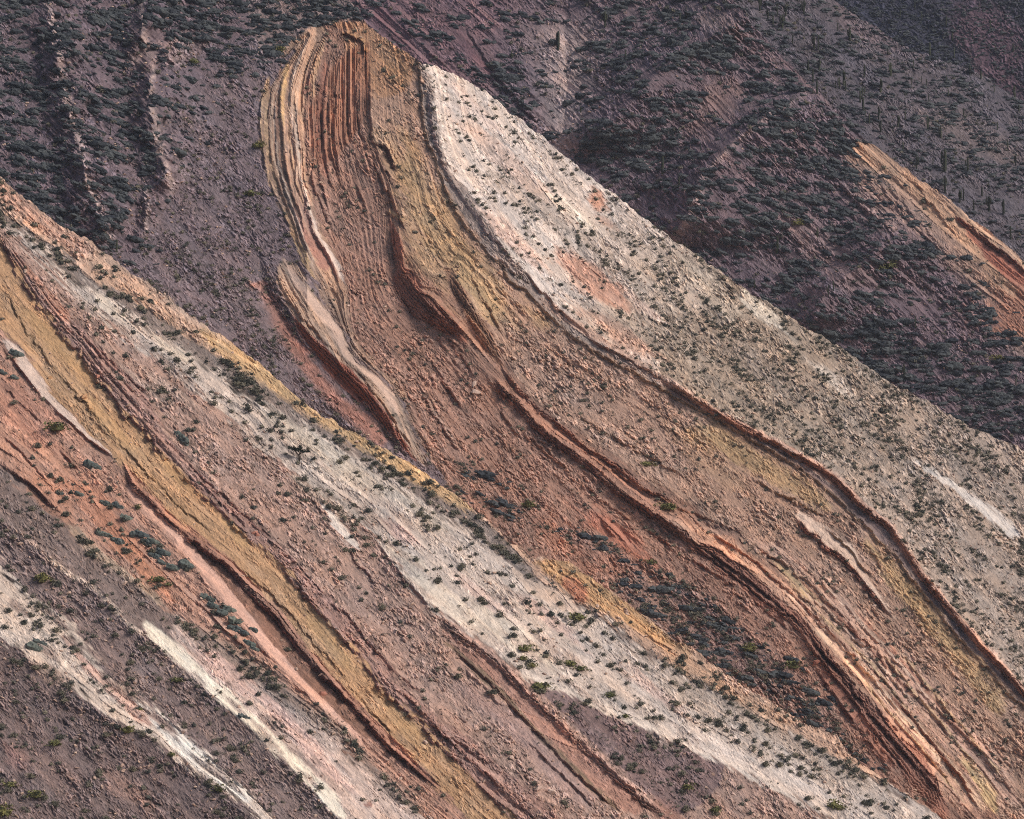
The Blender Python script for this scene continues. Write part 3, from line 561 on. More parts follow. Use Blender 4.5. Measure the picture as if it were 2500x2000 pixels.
# tan stony tongue right of the red ledges
B.ribbon(Line(T('11', 1150, 250, 1300, 350, 1500, 500, 1800, 680, 2100, 850) + T('21', 400, 950)), Line(T('11', 1050, 580, 1200, 760, 1400, 930, 1700, 1130, 2000, 1300) + T('21', 300, 1430)), col=(172, 136, 118), soft=22, k=.85, rub=1.1, strat=.3, ds=.7)
B.blob(T('11', 1450, 400)[0], 90, 22, 40, col=(150, 134, 126), k=.7, rub=.6)
B.blob(T('21', 300, 1150)[0], 130, 34, 42, col=(166, 130, 104), k=.7)
# layered orange / pink / yellow beds right of the big ledge, lower right
B.ribbon(Line(T('21', 100, 1500, 400, 1600) + T('22', 330, 30, 560, 180, 800, 380, 1050, 640, 1300, 880, 1500, 1100, 1700, 1350, 1950, 1680)), Line(T('21', 60, 1530, 300, 1640) + T('22', 300, 80, 500, 230, 700, 400, 850, 520, 1000, 700, 1200, 950, 1400, 1180, 1560, 1330, 1700, 1560, 1800, 1720)), col=(186, 140, 116), soft=10, strat=1.1, rub=.5, ds=.3, bed='orange_beds', label='orange and pink layered beds above the dark ledge')
for (p1, p2, cc, nm, lb) in (
    (T('22', 700, 200, 900, 340, 1050, 460), T('22', 680, 220, 860, 400, 1030, 500), (198, 160, 112), None, ''),
    (T('22', 560, 60, 800, 190, 1000, 350, 1250, 600, 1450, 860, 1700, 1120, 1950, 1380, 2156, 1600), T('22', 540, 90, 780, 240, 980, 420, 1200, 640, 1400, 900, 1640, 1170, 1880, 1430, 2080, 1660), (196, 150, 128), 'pink_bed', 'long pink bed low on the right'),
    (T('22', 850, 550, 1100, 720, 1350, 960, 1550, 1180, 1750, 1420, 1950, 1660), T('22', 860, 590, 1080, 770, 1320, 1010, 1520, 1230, 1720, 1470, 1920, 1700), (204, 168, 140), None, ''),
    (T('22', 1800, 1350, 1950, 1500, 2060, 1680), T('22', 1760, 1360, 1880, 1530, 1960, 1720), (196, 160, 112), None, '')):
    B.ribbon(Line(p1), Line(p2), col=cc, soft=5, strat=1.0, rub=.3, bed=nm, label=lb)
for pts in ((330, 40, 560, 190, 800, 400, 1050, 650, 1250, 870), (560, 100, 800, 260, 1000, 440, 1250, 680), (1000, 480, 1200, 680, 1400, 880, 1600, 1090, 1800, 1300), (1100, 560, 1300, 740, 1480, 930), (1350, 960, 1550, 1190, 1750, 1430, 1880, 1600), (1500, 930, 1750, 1170, 1950, 1390, 2120, 1600), (1620, 1290, 1750, 1450, 1900, 1660), (1280, 1050, 1440, 1230, 1560, 1350)):
    B.ledge(Line(T('22', *pts)), None, width=6, H=6, G=5, dR=22, dL=20, fade=40, rag=1.0, col=(152, 98, 78))
B.ribbon(Line(T('22', 700, 60, 900, 210, 1150, 440, 1400, 700, 1650, 960, 1900, 1230, 2156, 1500)), Line(T('22', 560, 110, 800, 290, 1050, 540, 1300, 800, 1550, 1090, 1800, 1370, 2060, 1650)), col=(182, 142, 122), soft=16, k=.75, strat=1.1, rub=.6, ds=.5)
for k_ in range(16):
    o_ = -120 + 26 * k_; b_ = int(rng.integers(0, 4))
    pts = [(x + o_ * .75 + rng.normal() * 3, y - o_ * .45 + rng.normal() * 3) for x, y in [(500, 170), (760, 370), (1000, 600), (1240, 850), (1460, 1110), (1680, 1370), (1860, 1600)][b_:b_ + 4]]
    cc = [(204, 168, 146), (160, 104, 84), (198, 160, 120), (192, 146, 126)][k_ % 4]
    B.strip(Line(T('22', *[v_ for p_ in pts for v_ in p_])), 3, 3, col=cc, soft=2.5, jit=.8, strat=1.0, rub=.2, k=.85, fade=50)
    if k_ % 2 == 0: B.ledge(Line(T('22', *[v_ for p_ in pts for v_ in p_])), None, width=5, H=5, G=4, dR=14, dL=14, fade=50, rag=.9, vary=1.0)
# pale inclined slab (lower right) with red side
ps1 = Line(T('21', 800, 1440, 950, 1520, 1060, 1600, 1200, 1720) + T('22', 1180, 250, 1270, 350, 1350, 470, 1410, 555)); ps2 = Line(T('21', 790, 1465, 900, 1575, 980, 1650) + T('22', 960, 60, 1080, 170, 1180, 280, 1280, 410, 1350, 500, 1405, 555))
B.ribbon(ps1, ps2, col=(206, 172, 150), rub=.08, strat=.2, ds=.02, soft=3, bed='pale_slab', label='smooth pale slab lying along the layers at the lower right')
B.ledge(ps2, None, width=13, H=10, G=8, dR=50, dL=40, rag=.4, col=(150, 98, 82))
B.ledge(Line(T('21', 980, 1540, 1100, 1640) + T('22', 1150, 150, 1230, 270, 1280, 340)), None, width=6, H=5, G=5, dR=14, dL=14, rag=.6, col=(140, 110, 82))
for pts in (('21', (580, 1270, 700, 1350, 850, 1400, 1000, 1500)), ('21', (720, 1360, 860, 1430)), ('22', (1180, 60, 1300, 200, 1330, 300))):
    B.ledge(Line(T(pts[0], *pts[1])), None, width=6, H=6, G=5, dR=20, dL=24, fade=30, rag=1.2, col=(146, 112, 84))
# red-brown rim bed at the right under the white face
rb = Line(T('21', 40, 690, 160, 750, 300, 835, 450, 925, 550, 975, 700, 1045, 900, 1155, 1050, 1255, 1200, 1395, 1300, 1485, 1400, 1590) + T('22', 1380, 10, 1450, 120, 1530, 240, 1640, 390, 1760, 530, 1900, 690, 2050, 840, 2156, 960) + [(2600, 1800)])
B.strip(rb, 4, 15, col=(164, 108, 86), soft=3, rub=.15, strat=1.0, ds=.01, jit=.5, bed='red_rim', label='narrow red ledge along the right of the folded hill')
B.ledge(rb, None, width=15, H=14, G=10, dR=46, dL=30, rag=.9, vary=.4, edge=(206, 160, 138))
B.ribbon(Line([(x - 10, y + 12) for x, y in T('21', 300, 835, 550, 975, 900, 1155, 1200, 1395, 1400, 1590) + T('22', 1450, 120, 1640, 390, 1900, 690, 2156, 960)]), b2, col=(132, 108, 104), soft=4, rub=.5, strat=.9, ds=0, bed='grey_underbed', label='grey crumbly layer under the red rim')
B.ledge(b2, None, width=8, H=6, G=7, dR=16, dL=34, rag=.9, col=(140, 112, 90))
# mauve rim of the upper white face
B.ledge(Line(T('10', 560, 420, 600, 600, 620, 760, 660, 900, 720, 1040, 820, 1180, 930, 1330, 1030, 1460, 1130, 1570)), None, width=10, H=5, G=6, dR=40, dL=40, rag=1.2, col=(150, 126, 120))
B.ledge(Line(T('11', 1150, 30, 1230, 140, 1330, 260, 1450, 360, 1600, 480, 1800, 590, 2000, 700, 2156, 800)), None, width=7, H=7, G=6, dR=30, dL=30, rag=.9, col=(146, 106, 92))
B.ribbon(Line(T('11', 1250, 180, 1450, 330, 1700, 500, 2000, 680) + T('21', 300, 830)), Line(T('11', 1240, 230, 1430, 380, 1680, 540, 1980, 730) + T('21', 280, 860)), col=(184, 146, 128), soft=5, strat=.8, k=.8)
topl = fn([(-300, -300), (560, -300), (610, 60), (650, 150)] + T('00', 1640, 300, 1740, 210, 1860, 140, 2000, 122, 2156, 115) + T('10', 130, 118, 200, 130, 240, 152) + [(905, 66), (2600, 66)])
mt_ = sstep(7, -7, B.py - topl(B.px) + .6 * B.jit)
B.put(np.where(B.px > 905, 0, mt_) , col=(128, 108, 108), rub=.9, strat=0, ds=.5, dc=.9, bed='purple_slope', label='purplish brown scree and plants above the top of the fold')
for p_hi, p_lo, k_ in ((T('21', 150, 900, 400, 1010, 650, 1140, 850, 1260, 1050, 1420), T('21', 150, 1010, 380, 1130, 600, 1260, 820, 1370, 1020, 1500), .8), (T('22', 1250, 60, 1450, 290, 1640, 520, 1850, 790, 2100, 1090), T('22', 1180, 60, 1360, 330, 1550, 590, 1760, 850, 2000, 1150), .85),
                       (T('10', 480, 860, 600, 1120, 760, 1380, 950, 1620), T('10', 400, 900, 480, 1200, 600, 1480, 760, 1700), .6), (T('11', 750, 0, 900, 150, 1080, 330), T('11', 690, 0, 800, 180, 960, 400), .7)):
    B.ribbon(Line(p_hi), Line(p_lo), col=(178, 142, 100), soft=14, k=k_, jit=2.0, rub=.6, strat=.5)
# big overhanging ledges in the middle
k1 = Line(T('10', 350, 1250, 390, 1330, 430, 1420, 500, 1560) + T('11', 450, 60, 520, 130, 600, 200, 700, 300, 760, 370, 830, 460)); k1f = Line(T('10', 345, 1260, 365, 1370, 380, 1480, 400, 1620) + T('11', 370, 130, 440, 240, 520, 320, 640, 400, 740, 450, 820, 500))
B.ribbon(k1, k1f, col=(150, 96, 78), rub=.3, strat=1.4, ds=0, soft=4, bed='red_overhang', label='big brownish red overhang in the heart of the fold')
B.ledge(k1, k1f, H=25, G=15, dR=60, dL=70, rag=.6, vary=.3)
B.ledge(Line(T('11', 500, 120, 560, 210, 640, 290, 720, 360)), None, width=7, H=8, G=9, dR=10, dL=14, rag=.5, col=(110, 70, 60))
B.ledge(Line(T('11', 420, 180, 520, 310, 600, 370)), None, width=9, H=6, G=8, dR=12, dL=20, rag=.5, col=(118, 74, 64))
k2 = Line(T('11', 700, 10, 780, 120, 830, 230, 880, 320, 950, 430, 1000, 530, 1030, 600)); k2f = Line(T('11', 660, 60, 750, 200, 800, 300, 850, 400, 910, 510, 960, 590, 1000, 640))
B.ribbon(k2, k2f, col=(144, 104, 82), rub=.4, strat=1.2, ds=.02, soft=6, bed='brown_ledge', label='brown ledge face below the ochre bed')
B.ledge(k2, k2f, H=13, G=9, dR=40, dL=40, rag=.9, vary=.4)
B.ledge(Line(T('11', 830, 40, 880, 150, 960, 290, 1040, 450)), None, width=7, H=6, G=5, dR=26, dL=26, rag=1.0, col=(150, 112, 80))
k3 = Line(T('11', 955, 645, 1020, 720, 1100, 800, 1200, 910, 1300, 1000, 1450, 1110, 1600, 1220, 1700, 1320, 1850, 1420, 2000, 1520) + T('21', 240, 1640)); 
B.ledge(k3, None, width=19, H=19, G=13, dR=34, dL=60, rag=.8, vary=.35, col=(128, 82, 70), edge=(180, 130, 106))
k4 = Line(T('11', 1010, 590, 1100, 710, 1250, 870, 1400, 970, 1550, 1100, 1700, 1190, 1900, 1340, 2100, 1420))
B.ledge(k4, None, width=12, H=10, G=8, dR=30, dL=40, rag=.9, vary=.5, col=(136, 90, 76))
B.ribbon(Line(T('11', 1040, 680, 1250, 900, 1450, 1060, 1700, 1260, 2000, 1460)), Line(T('11', 980, 680, 1180, 910, 1400, 1080, 1650, 1290, 1950, 1500)), col=(170, 118, 96), soft=5, rub=.4, strat=.8, k=.8)
B.ledge(Line(T('11', 1400, 850, 1600, 980, 1800, 1090, 2000, 1210, 2156, 1290)), None, width=6, H=5, G=4, dR=22, dL=22, rag=1.0, col=(160, 120, 98))
B.ledge(Line(T('11', 1500, 1100, 1700, 1240, 1900, 1350, 2100, 1450) + T('21', 400, 1530)), None, width=7, H=6, G=5, dR=22, dL=22, rag=1.0, col=(150, 104, 84))
for pts in ((620, 420, 700, 520, 780, 640), (700, 440, 790, 560, 860, 680), (600, 560, 680, 680, 790, 850), (680, 700, 760, 800, 800, 860), (1000, 840, 1080, 960, 1150, 1040), (1150, 1000, 1300, 1120, 1430, 1230), (1500, 1290, 1620, 1400, 1800, 1520), (1850, 1560, 2000, 1650), (1590, 1490, 1700, 1620)):
    B.ledge(Line(T('11', *pts)), None, width=6, H=5, G=5, dR=20, dL=24, fade=26, rag=1.0, col=(142, 96, 80))
# the great dark ledge, lower right: three stacked brows
g1 = Line(T('21', 0, 1480, 240, 1640) + T('22', 60, -10, 200, 50, 330, 120, 450, 190, 560, 280, 650, 350, 720, 430, 840, 515, 880, 570, 950, 660, 1060, 800, 1130, 900, 1260, 1030, 1400, 1180, 1440, 1240, 1560, 1330, 1640, 1480, 1680, 1570, 1720, 1640, 1790, 1740))
g1f = Line(T('21', 0, 1510, 220, 1690) + T('22', 50, 25, 200, 135, 350, 265, 520, 385, 640, 480, 760, 570, 850, 650, 930, 770, 1000, 870, 1100, 970, 1180, 1090, 1240, 1210, 1330, 1320, 1440, 1450, 1550, 1590, 1680, 1740))
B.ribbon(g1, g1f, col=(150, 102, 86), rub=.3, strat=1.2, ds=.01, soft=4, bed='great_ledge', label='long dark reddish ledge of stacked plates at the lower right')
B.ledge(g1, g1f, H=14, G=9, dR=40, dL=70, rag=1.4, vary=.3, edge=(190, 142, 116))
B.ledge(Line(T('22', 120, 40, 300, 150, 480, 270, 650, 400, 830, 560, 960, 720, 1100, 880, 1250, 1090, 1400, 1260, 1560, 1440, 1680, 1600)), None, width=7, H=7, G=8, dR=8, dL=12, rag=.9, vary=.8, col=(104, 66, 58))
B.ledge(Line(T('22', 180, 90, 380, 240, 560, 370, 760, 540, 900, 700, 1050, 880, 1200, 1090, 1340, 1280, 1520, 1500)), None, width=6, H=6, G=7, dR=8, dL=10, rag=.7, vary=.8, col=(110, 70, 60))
B.ribbon(Line(T('22', 960, 800, 1060, 930, 1180, 1080, 1300, 1240, 1440, 1440)), Line(T('22', 920, 810, 1020, 960, 1140, 1110, 1260, 1280, 1380, 1440)), col=(168, 112, 92), soft=4, rub=.2, strat=1.0, k=.9, bed='lower_slab', label='lighter red slab below the dark ledge')
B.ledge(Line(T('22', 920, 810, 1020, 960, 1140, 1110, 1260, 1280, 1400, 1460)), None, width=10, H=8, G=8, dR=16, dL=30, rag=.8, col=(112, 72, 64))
for pts in ((200, 190, 330, 270, 480, 370), (540, 420, 680, 530, 790, 620), (0, 60, 130, 160), (260, 140, 300, 170)):
    B.ledge(Line(T('22', *pts)), None, width=6, H=6, G=5, dR=18, dL=20, fade=26, rag=.9, col=(144, 92, 76))
# scree below: redder patches, shrub-dark patch of shattered plates
B.blob(T('11', 1700, 1600)[0], 120, 34, 40, col=(172, 104, 82), k=.8, ds=.05, rub=.5, strat=.7)
B.blob(T('12', 1500, 150)[0], 160, 44, 36, col=(162, 108, 86), k=.7, ds=.2)
mdark = B.blob(T('22', 380, 680)[0], 250, 66, 40, col=(124, 96, 92), k=.9, ds=5.5, dc=.38, rub=1.7, strat=.4)
B.blob(T('22', 950, 1120)[0], 150, 52, 52, col=(146, 110, 98), k=.85, ds=4.5, dc=.25, rub=1.6)
B.blob(T('22', 1150, 1330)[0], 100, 24, 40, col=(140, 104, 92), k=.9, ds=4.0, dc=.5)
B.blob(T('12', 1900, 450)[0], 110, 40, 36, col=(138, 108, 98), k=.85, ds=5, dc=.3, rub=1.6)
for c_, rx, ry in ((T('11', 1050, 1450)[0], 90, 24), (T('11', 760, 1380)[0], 60, 26), (T('12', 1500, 100)[0], 90, 18), (T('12', 1900, 280)[0], 80, 14), (T('11', 900, 1240)[0], 90, 20), (T('11', 1550, 1640)[0], 80, 18)):
    B.blob(c_, rx, ry, 20, k=.8, ds=3.5, dc=.35, col=(146, 106, 92))
# vertical courses of the fold's left limb
for (p1, p2, cc, nm, lb) in (
    (T('00', 1870, 170, 1760, 300, 1715, 480, 1715, 640, 1730, 780, 1760, 900, 1760, 1010, 1790, 1110), T('00', 1840, 180, 1740, 300, 1690, 480, 1690, 640, 1705, 780, 1725, 900, 1720, 1010, 1740, 1110), (194, 168, 152), 'white_layer', 'thin white layer in the left limb of the fold'),
    (T('00', 1790, 1090, 1830, 1250, 1880, 1380, 1950, 1480, 2000, 1570, 2030, 1660), T('00', 1770, 1090, 1800, 1270, 1850, 1400, 1920, 1510, 1980, 1600, 2015, 1670), (196, 176, 166), 'white_layer', 'broken white ledge at the foot of the left limb'),
    (T('00', 1700, 320, 1680, 440, 1670, 580, 1680, 760), T('00', 1660, 340, 1650, 450, 1640, 580, 1650, 760), (190, 150, 102), 'yellow_layer', 'yellow layer beside the white one'),
    (T('00', 1940, 180, 1880, 320, 1850, 440, 1840, 590), T('00', 1900, 190, 1840, 320, 1810, 440, 1825, 590), (190, 146, 112), None, ''),
    (T('00', 1600, 420, 1570, 560, 1570, 700, 1600, 880, 1620, 1030, 1640, 1130), T('00', 1560, 440, 1525, 560, 1520, 720, 1540, 900, 1560, 1040, 1610, 1140), (172, 138, 108), 'yellow_layer', 'outermost ochre layer of the fold'),
    (T('00', 1660, 1190, 1720, 1330, 1780, 1480, 1850, 1630), T('00', 1640, 1190, 1690, 1330, 1740, 1480, 1850, 1680), (192, 152, 104), 'yellow_layer', 'yellow wedge at the lower end of the left limb'),
    (T('00', 1780, 1120, 1820, 1280, 1880, 1430, 1950, 1570), T('00', 1690, 1130, 1720, 1280, 1800, 1450, 1900, 1600), (152, 106, 96), 'red_layer', 'dark red layer beside the yellow wedge')):
    B.ribbon(Line(p1), Line(p2), col=cc, soft=3, jit=1.0, rub=.4, strat=.9, ds=.04, fade=24, k=.88, bed=nm, label=lb)
B.ribbon(Line(T('00', 1660, 340, 1640, 460, 1630, 620, 1650, 840)), Line(T('00', 1640, 380, 1610, 500, 1600, 640, 1625, 840)), col=(150, 110, 92), soft=3, jit=.5)
B.ribbon(Line(T('00', 1840, 360, 1810, 480, 1820, 600)), Line(T('00', 1790, 380, 1770, 500, 1790, 600)), col=(150, 104, 90), soft=4)
uu_ = np.arange(b0.u0 + 6, float(uw(T("00", 1950, 1600))[0][0]), 5.0)
limb_cols = [(168, 134, 112), (138, 108, 98), (182, 146, 114), (150, 112, 96), (190, 160, 138), (160, 122, 104), (196, 172, 156), (146, 108, 94), (180, 140, 112), (150, 108, 92)]
for k_ in range(20):
    f_ = (k_ + .5) / 20 + .012 * rng.normal()
    w_ = (1 - f_) * b0(uu_) + f_ * b6(uu_) + 2.0 * vnoise(uu_ / 60, uu_ * 0 + k_, 71)
    i0 = int(rng.integers(0, len(uu_) // 3)); i1 = len(uu_) - int(rng.integers(0, len(uu_) // 3))
    pts_ = [(a_ * E1[0] + b_ * E2[0], a_ * E1[1] + b_ * E2[1]) for a_, b_ in zip(uu_[i0:i1], w_[i0:i1])]
    ln_ = Line(pts_)
    B.strip(ln_, 2.5, 2.5, col=limb_cols[k_ % 10], soft=2.5, jit=.5, rub=.4, strat=.6, k=.8, fade=40)
    if k_ % 3 == 0: B.ledge(ln_, None, width=5, H=7, G=5, dR=10, dL=12, fade=50, rag=.6, vary=1.0)
for pts in ((1700, 340, 1650, 460, 1640, 620, 1655, 840), (1860, 170, 1750, 300, 1700, 480, 1695, 640, 1710, 780, 1735, 900, 1735, 1100), (1930, 170, 1860, 320, 1810, 450, 1800, 620), (1600, 430, 1530, 560, 1520, 720, 1540, 900, 1570, 1050)):
    B.ledge(Line(T('00', *pts)), None, width=6, H=7, G=6, dR=16, dL=20, fade=30, rag=.6)
B.ledge(Line(T('00', 1780, 1090, 1810, 1270, 1860, 1400, 1930, 1510, 2010, 1660)), None, width=9, H=8, G=6, dR=12, dL=26, fade=30, rag=1.2, col=(150, 112, 104))
red_edges = [(2150, 230, 2050, 320, 2030, 560, 2030, 780, 2050, 1000), (2060, 200, 1990, 330, 1970, 520, 1960, 760, 1980, 1000, 2010, 1160), (2000, 200, 1930, 330, 1900, 500, 1890, 700, 1900, 900, 1930, 1080, 1990, 1160), (2110, 300, 2090, 520, 2090, 720), (1850, 640, 1850, 860, 1880, 1060, 1940, 1250), (1940, 420, 1920, 640, 1930, 860, 1990, 1020), (1830, 900, 1830, 1060, 1890, 1230, 1950, 1330)]
for pts in red_edges:
    B.ledge(Line(T('00', *pts)), None, width=5, H=5, G=4, dR=14, dL=14, fade=40, rag=.9, vary=1.2, col=(142, 98, 84))
for pts in ((60, 230, 50, 480, 60, 700, 90, 900), (130, 250, 120, 500, 130, 720, 180, 900), (180, 220, 170, 480, 180, 700, 220, 860), (245, 340, 250, 600, 260, 800, 320, 960, 400, 1100), (0, 860, 60, 1020, 100, 1150), (150, 1050, 200, 1160, 250, 1240), (290, 800, 340, 900, 430, 1000), (250, 900, 330, 1080, 420, 1240, 470, 1380)):
    B.ledge(Line(T('10', *pts)), None, width=6, H=6, G=4, dR=16, dL=16, fade=40, rag=1.0, vary=1.2, col=(146, 102, 84))
mlimb = B.ribbon(Line(T('10', 240, 160, 250, 600, 260, 800, 320, 960)), Line(T('00', 1900, 190, 1840, 340, 1810, 500, 1800, 700, 1830, 900, 1850, 1050)), soft=10, strat=1.5, rub=.3, col=(156, 106, 84), k=.85, fade=30, bed='red_limb', label='red upright layers at the top of the fold')
B.ribbon(Line(T('00', 1930, 330, 1900, 600, 1900, 860, 1950, 1060)), Line(T('00', 1870, 400, 1850, 650, 1850, 860, 1900, 1060)), col=(158, 98, 80), soft=8, k=.7)
# brow at the very top of the fold
B.ledge(Line(T('10', 60, 200, 120, 200, 200, 230, 245, 310)), None, width=9, H=12, G=10, dR=16, dL=22, fade=14, rag=1.6, col=(120, 76, 60), edge=(196, 146, 104))
B.ledge(Line(T('10', 270, 830, 340, 850, 380, 940, 420, 1000)), None, width=10, H=9, G=9, dR=14, dL=20, fade=20, rag=1.2, col=(108, 72, 62))
B.ledge(Line(T('10', 340, 1230, 400, 1260, 440, 1330)), None, width=8, H=9, G=8, dR=16, dL=20, fade=14, rag=1.0, edge=(196, 152, 104))
# the tan slab with dark overhang, left of the core
s1 = Line(T('00', 1700, 1480, 1790, 1640) + T('01', 1860, 200, 1960, 340, 2010, 430, 2060, 540, 2156, 640) + T('11', 280, 660, 390, 770, 450, 880, 500, 1000, 590, 1180)); s2 = Line(T('00', 1510, 1430, 1560, 1560) + T('01', 1640, 170, 1740, 340, 1860, 470, 2000, 600, 2156, 745) + T('11', 340, 880, 430, 1020, 520, 1150, 580, 1190))
s3 = Line(T('01', 1700, 310, 1800, 480, 1940, 690, 2156, 850) + T('11', 300, 930, 430, 1070, 520, 1165))
B.ribbon(s1, s2, col=(150, 124, 108), rub=.5, strat=1.2, ds=.12, soft=4, bed='tan_slab', label='long tan slab tilted over the dark red overhang')
B.ribbon(Line(T('00', 1660, 1500, 1750, 1620) + T('01', 1820, 190, 1950, 340, 2000, 430, 2050, 540, 2140, 640) + T('11', 270, 660, 380, 780, 430, 870)), Line(T('00', 1640, 1520, 1720, 1660) + T('01', 1790, 230, 1900, 370, 1960, 460, 2010, 560, 2100, 660) + T('11', 230, 680, 330, 800, 410, 900)), col=(190, 156, 138), soft=4, rub=.05, strat=.1, ds=.02, bed='smooth_slab_top', label='smooth bare top of the tan slab')
B.ribbon(s2, s3, col=(134, 78, 64), rub=.25, strat=.8, ds=0, soft=4, fade=20, bed='dark_overhang', label='dark red overhang beneath the tan slab')
B.ledge(s2, None, width=30, H=19, G=14, dR=70, dL=60, rag=.5, vary=.25, fade=110)
B.ledge(Line(T('01', 1660, 160, 1780, 340, 1900, 460, 2040, 590, 2156, 700) + T('11', 330, 830, 430, 980, 520, 1110)), None, width=6, H=6, G=5, dR=10, dL=10, rag=.9, col=(136, 108, 92))
B.ribbon(Line(T('01', 1530, 130, 1640, 280, 1720, 420, 1850, 620, 2000, 790, 2156, 880) + T('11', 400, 1060)), Line(T('01', 1480, 140, 1570, 300, 1660, 460, 1780, 640, 1900, 800, 2050, 930) + T('11', 300, 1100)), col=(166, 112, 96), soft=14, k=.8, rub=.6, ds=.15, bed='pink_scree', label='pinkish scree below the dark overhang')
B.blob(T('01', 1510, 140)[0], 12, 26, 90, col=(170, 116, 98), k=.7)
B.ribbon(Line(T('01', 1720, 420, 1800, 540, 1900, 690)), Line(T('01', 1700, 450, 1770, 570, 1870, 720)), col=(168, 112, 96), soft=7, k=.8)
# thin pale rib in the core scree
B.strip(Line(T('11', 500, 670, 560, 760, 620, 880, 680, 960, 770, 1110)), 4, 4, col=(172, 136, 120), soft=3, jit=.7, bed='thin_rib', label='thin pale rib crossing the rusty scree')
B.ledge(Line(T('11', 500, 670, 560, 770, 620, 890, 680, 970, 770, 1120)), None, width=6, H=5, G=4, dR=8, dL=14, fade=20, col=(140, 100, 88))
B.ledge(Line(T('11', 205, 285, 260, 350)), None, width=4, H=5, G=3, dR=8, dL=10, fade=6)
B.hinge(b1, .50, 200, .70, 220)
B.hinge(Line(T('00', 1700, 320, 1640, 560, 1660, 800, 1720, 1100, 1800, 1400) + T('01', 1800, 330, 1960, 560, 2156, 745) + T('11', 340, 880, 520, 1150)), .8, 70, .7, 60, fade=200)
B.hinge(Line(T('10', 250, 160, 255, 600, 270, 800, 330, 950, 420, 1150, 450, 1350, 560, 1600) + T('11', 700, 90, 860, 310, 1000, 530)), .2, 60, .65, 90, fade=160)
B.hinge(Line(T('11', 380, 0, 500, 160, 740, 400, 960, 690, 1180, 930, 1450, 1130, 1700, 1340, 2000, 1540) + T('22', 350, 260, 640, 480, 850, 640, 1100, 960, 1330, 1310, 1680, 1725)), .25, 60, .75, 60, fade=150)
B.q = course(B, [b1, b2, b3, b4, b6, b0])

# ================================================================== BACK SLOPES
C = Hill('back_slope', (-0.16, -0.66, 0.72), (1700, 350, 1060), CREST_C, (480, 2620), lambda x: np.minimum(cB(x) + 120, 1300))
pxs, pys = C.px, C.py
C.put(np.ones_like(C.w), col=(107, 89, 98), rub=1.1, strat=.55, ds=.4, dc=1.0, bed='purple_slope', label='dusky purple slope behind the folded hill')  # purple ground, with shade and distance haze mixed into the colour
def vline(h, pts):
    a = np.array(pts, float).T
    return np.interp(h.py, a[1], a[0])
# gully
gx = vline(C, T('10', 1420, -200, 1390, 200, 1400, 500, 1380, 700, 1370, 900))
gd = np.abs(C.px - gx + 8 * fbm(C.px / 40, C.py / 60, 301, 3))
C.h -= (60 * np.exp(-gd / 110)).astype(np.float32)
C.put(np.exp(-(gd / (86 - .13 * np.clip(C.py, 0, 400))) ** 2) * sstep(20, 110, C.py), col=(160, 138, 136), dc=.03, ds=.2, rub=1.2, bed='gully_scree', label='pale stony gully running down behind the crest')
# dark red bands upper left
C.put(sstep(1330, 1180, C.px + .35 * C.py) * .9, col=(120, 90, 98), dc=.35, strat=.7, rub=.6)
for p1, p2 in ((T('10', 330, 0, 450, 170, 620, 320), T('10', 160, 0, 240, 120, 480, 330)), (T('10', 760, 130, 900, 330, 1060, 560), T('10', 700, 120, 850, 340, 1000, 540))):
    C.ribbon(Line(p1), Line(p2), col=(106, 76, 86), soft=8, dc=.03, ds=.05, rub=.3, strat=.9, bed='dark_band', label='dark wine red band on the slope behind the fold')
C.ledge(Line(T('10', 420, 130, 560, 270, 700, 380)), None, width=5, H=6, G=5, dR=16, dL=20, fade=20)
C.ledge(Line(T('10', 800, 150, 930, 340, 1100, 580, 1250, 730)), None, width=6, H=7, G=6, dR=20, dL=24, fade=30, col=(104, 78, 86))
# spurs: thick dark-plant slope right of the gully, and the ridge further right
def spur(h, pts, Hh, left, right, fade=50):
    l = Line(pts); u2 = h.px * .55 + h.py * .83
    a = np.array(pts, float); 
    cx_ = np.interp(h.py, a[:, 1], a[:, 0])
    d = h.px - cx_ + 6 * fbm(h.px / 40, h.py / 40, 303, 3)
    e = sstep(a[0, 1] - fade, a[0, 1] + fade, h.py) * sstep(a[-1, 1] + fade, a[-1, 1] - fade, h.py)
    h.h += (Hh * e * np.where(d > 0, np.clip(1 - d / right, 0, 1) ** 1.3, np.clip(1 + d / left, 0, 1) ** 1.3)).astype(np.float32)
    return d, e
d, e = spur(C, [(1900, -60), (1830, 40), (1640, 140), (1530, 260), (1430, 350)], 130, 190, 330)
C.put(sstep(-10, 40, d) * sstep(220, 120, d) * e * .8, dc=1.2)
d, e = spur(C, [(1960, 230), (1884, 271), (1790, 350), (1717, 420), (1690, 500), (1650, 580)], 165, 140, 380)
C.put(np.exp(-((d - 4) / 16) ** 2) * e * .7, col=(150, 126, 124), dc=.3)  # spur crest painted paler, as if catching the sun
C.put(sstep(-70, -20, d) * sstep(0, -10, d) * e * .8, col=(98, 80, 90), dc=.9)  # shade of the spur's left side painted as darker ground
d, e = spur(C, [(2160, 560), (2120, 640), (2020, 700), (1980, 800)], 120, 100, 260)
# plant-rich parts
C.put(sstep(1480, 1640, C.px + .3 * (C.py - 300)), dc=1.0)
C.blob((2050, 950), 330, 150, 30, dc=1.5, k=1, soft=.9)
C.blob((2300, 1010), 260, 130, 30, dc=1.5, k=1, soft=.9)
C.blob((1740, 270), 90, 55, 140, col=(124, 99, 100), dc=.08, k=.9)
C.blob((1760, 55), 70, 30, 20, col=(136, 112, 110), dc=.3, k=.7)
C.blob((2010, 600), 160, 60, 40, dc=.2, k=.9, col=(126, 103, 106), strat=.8)
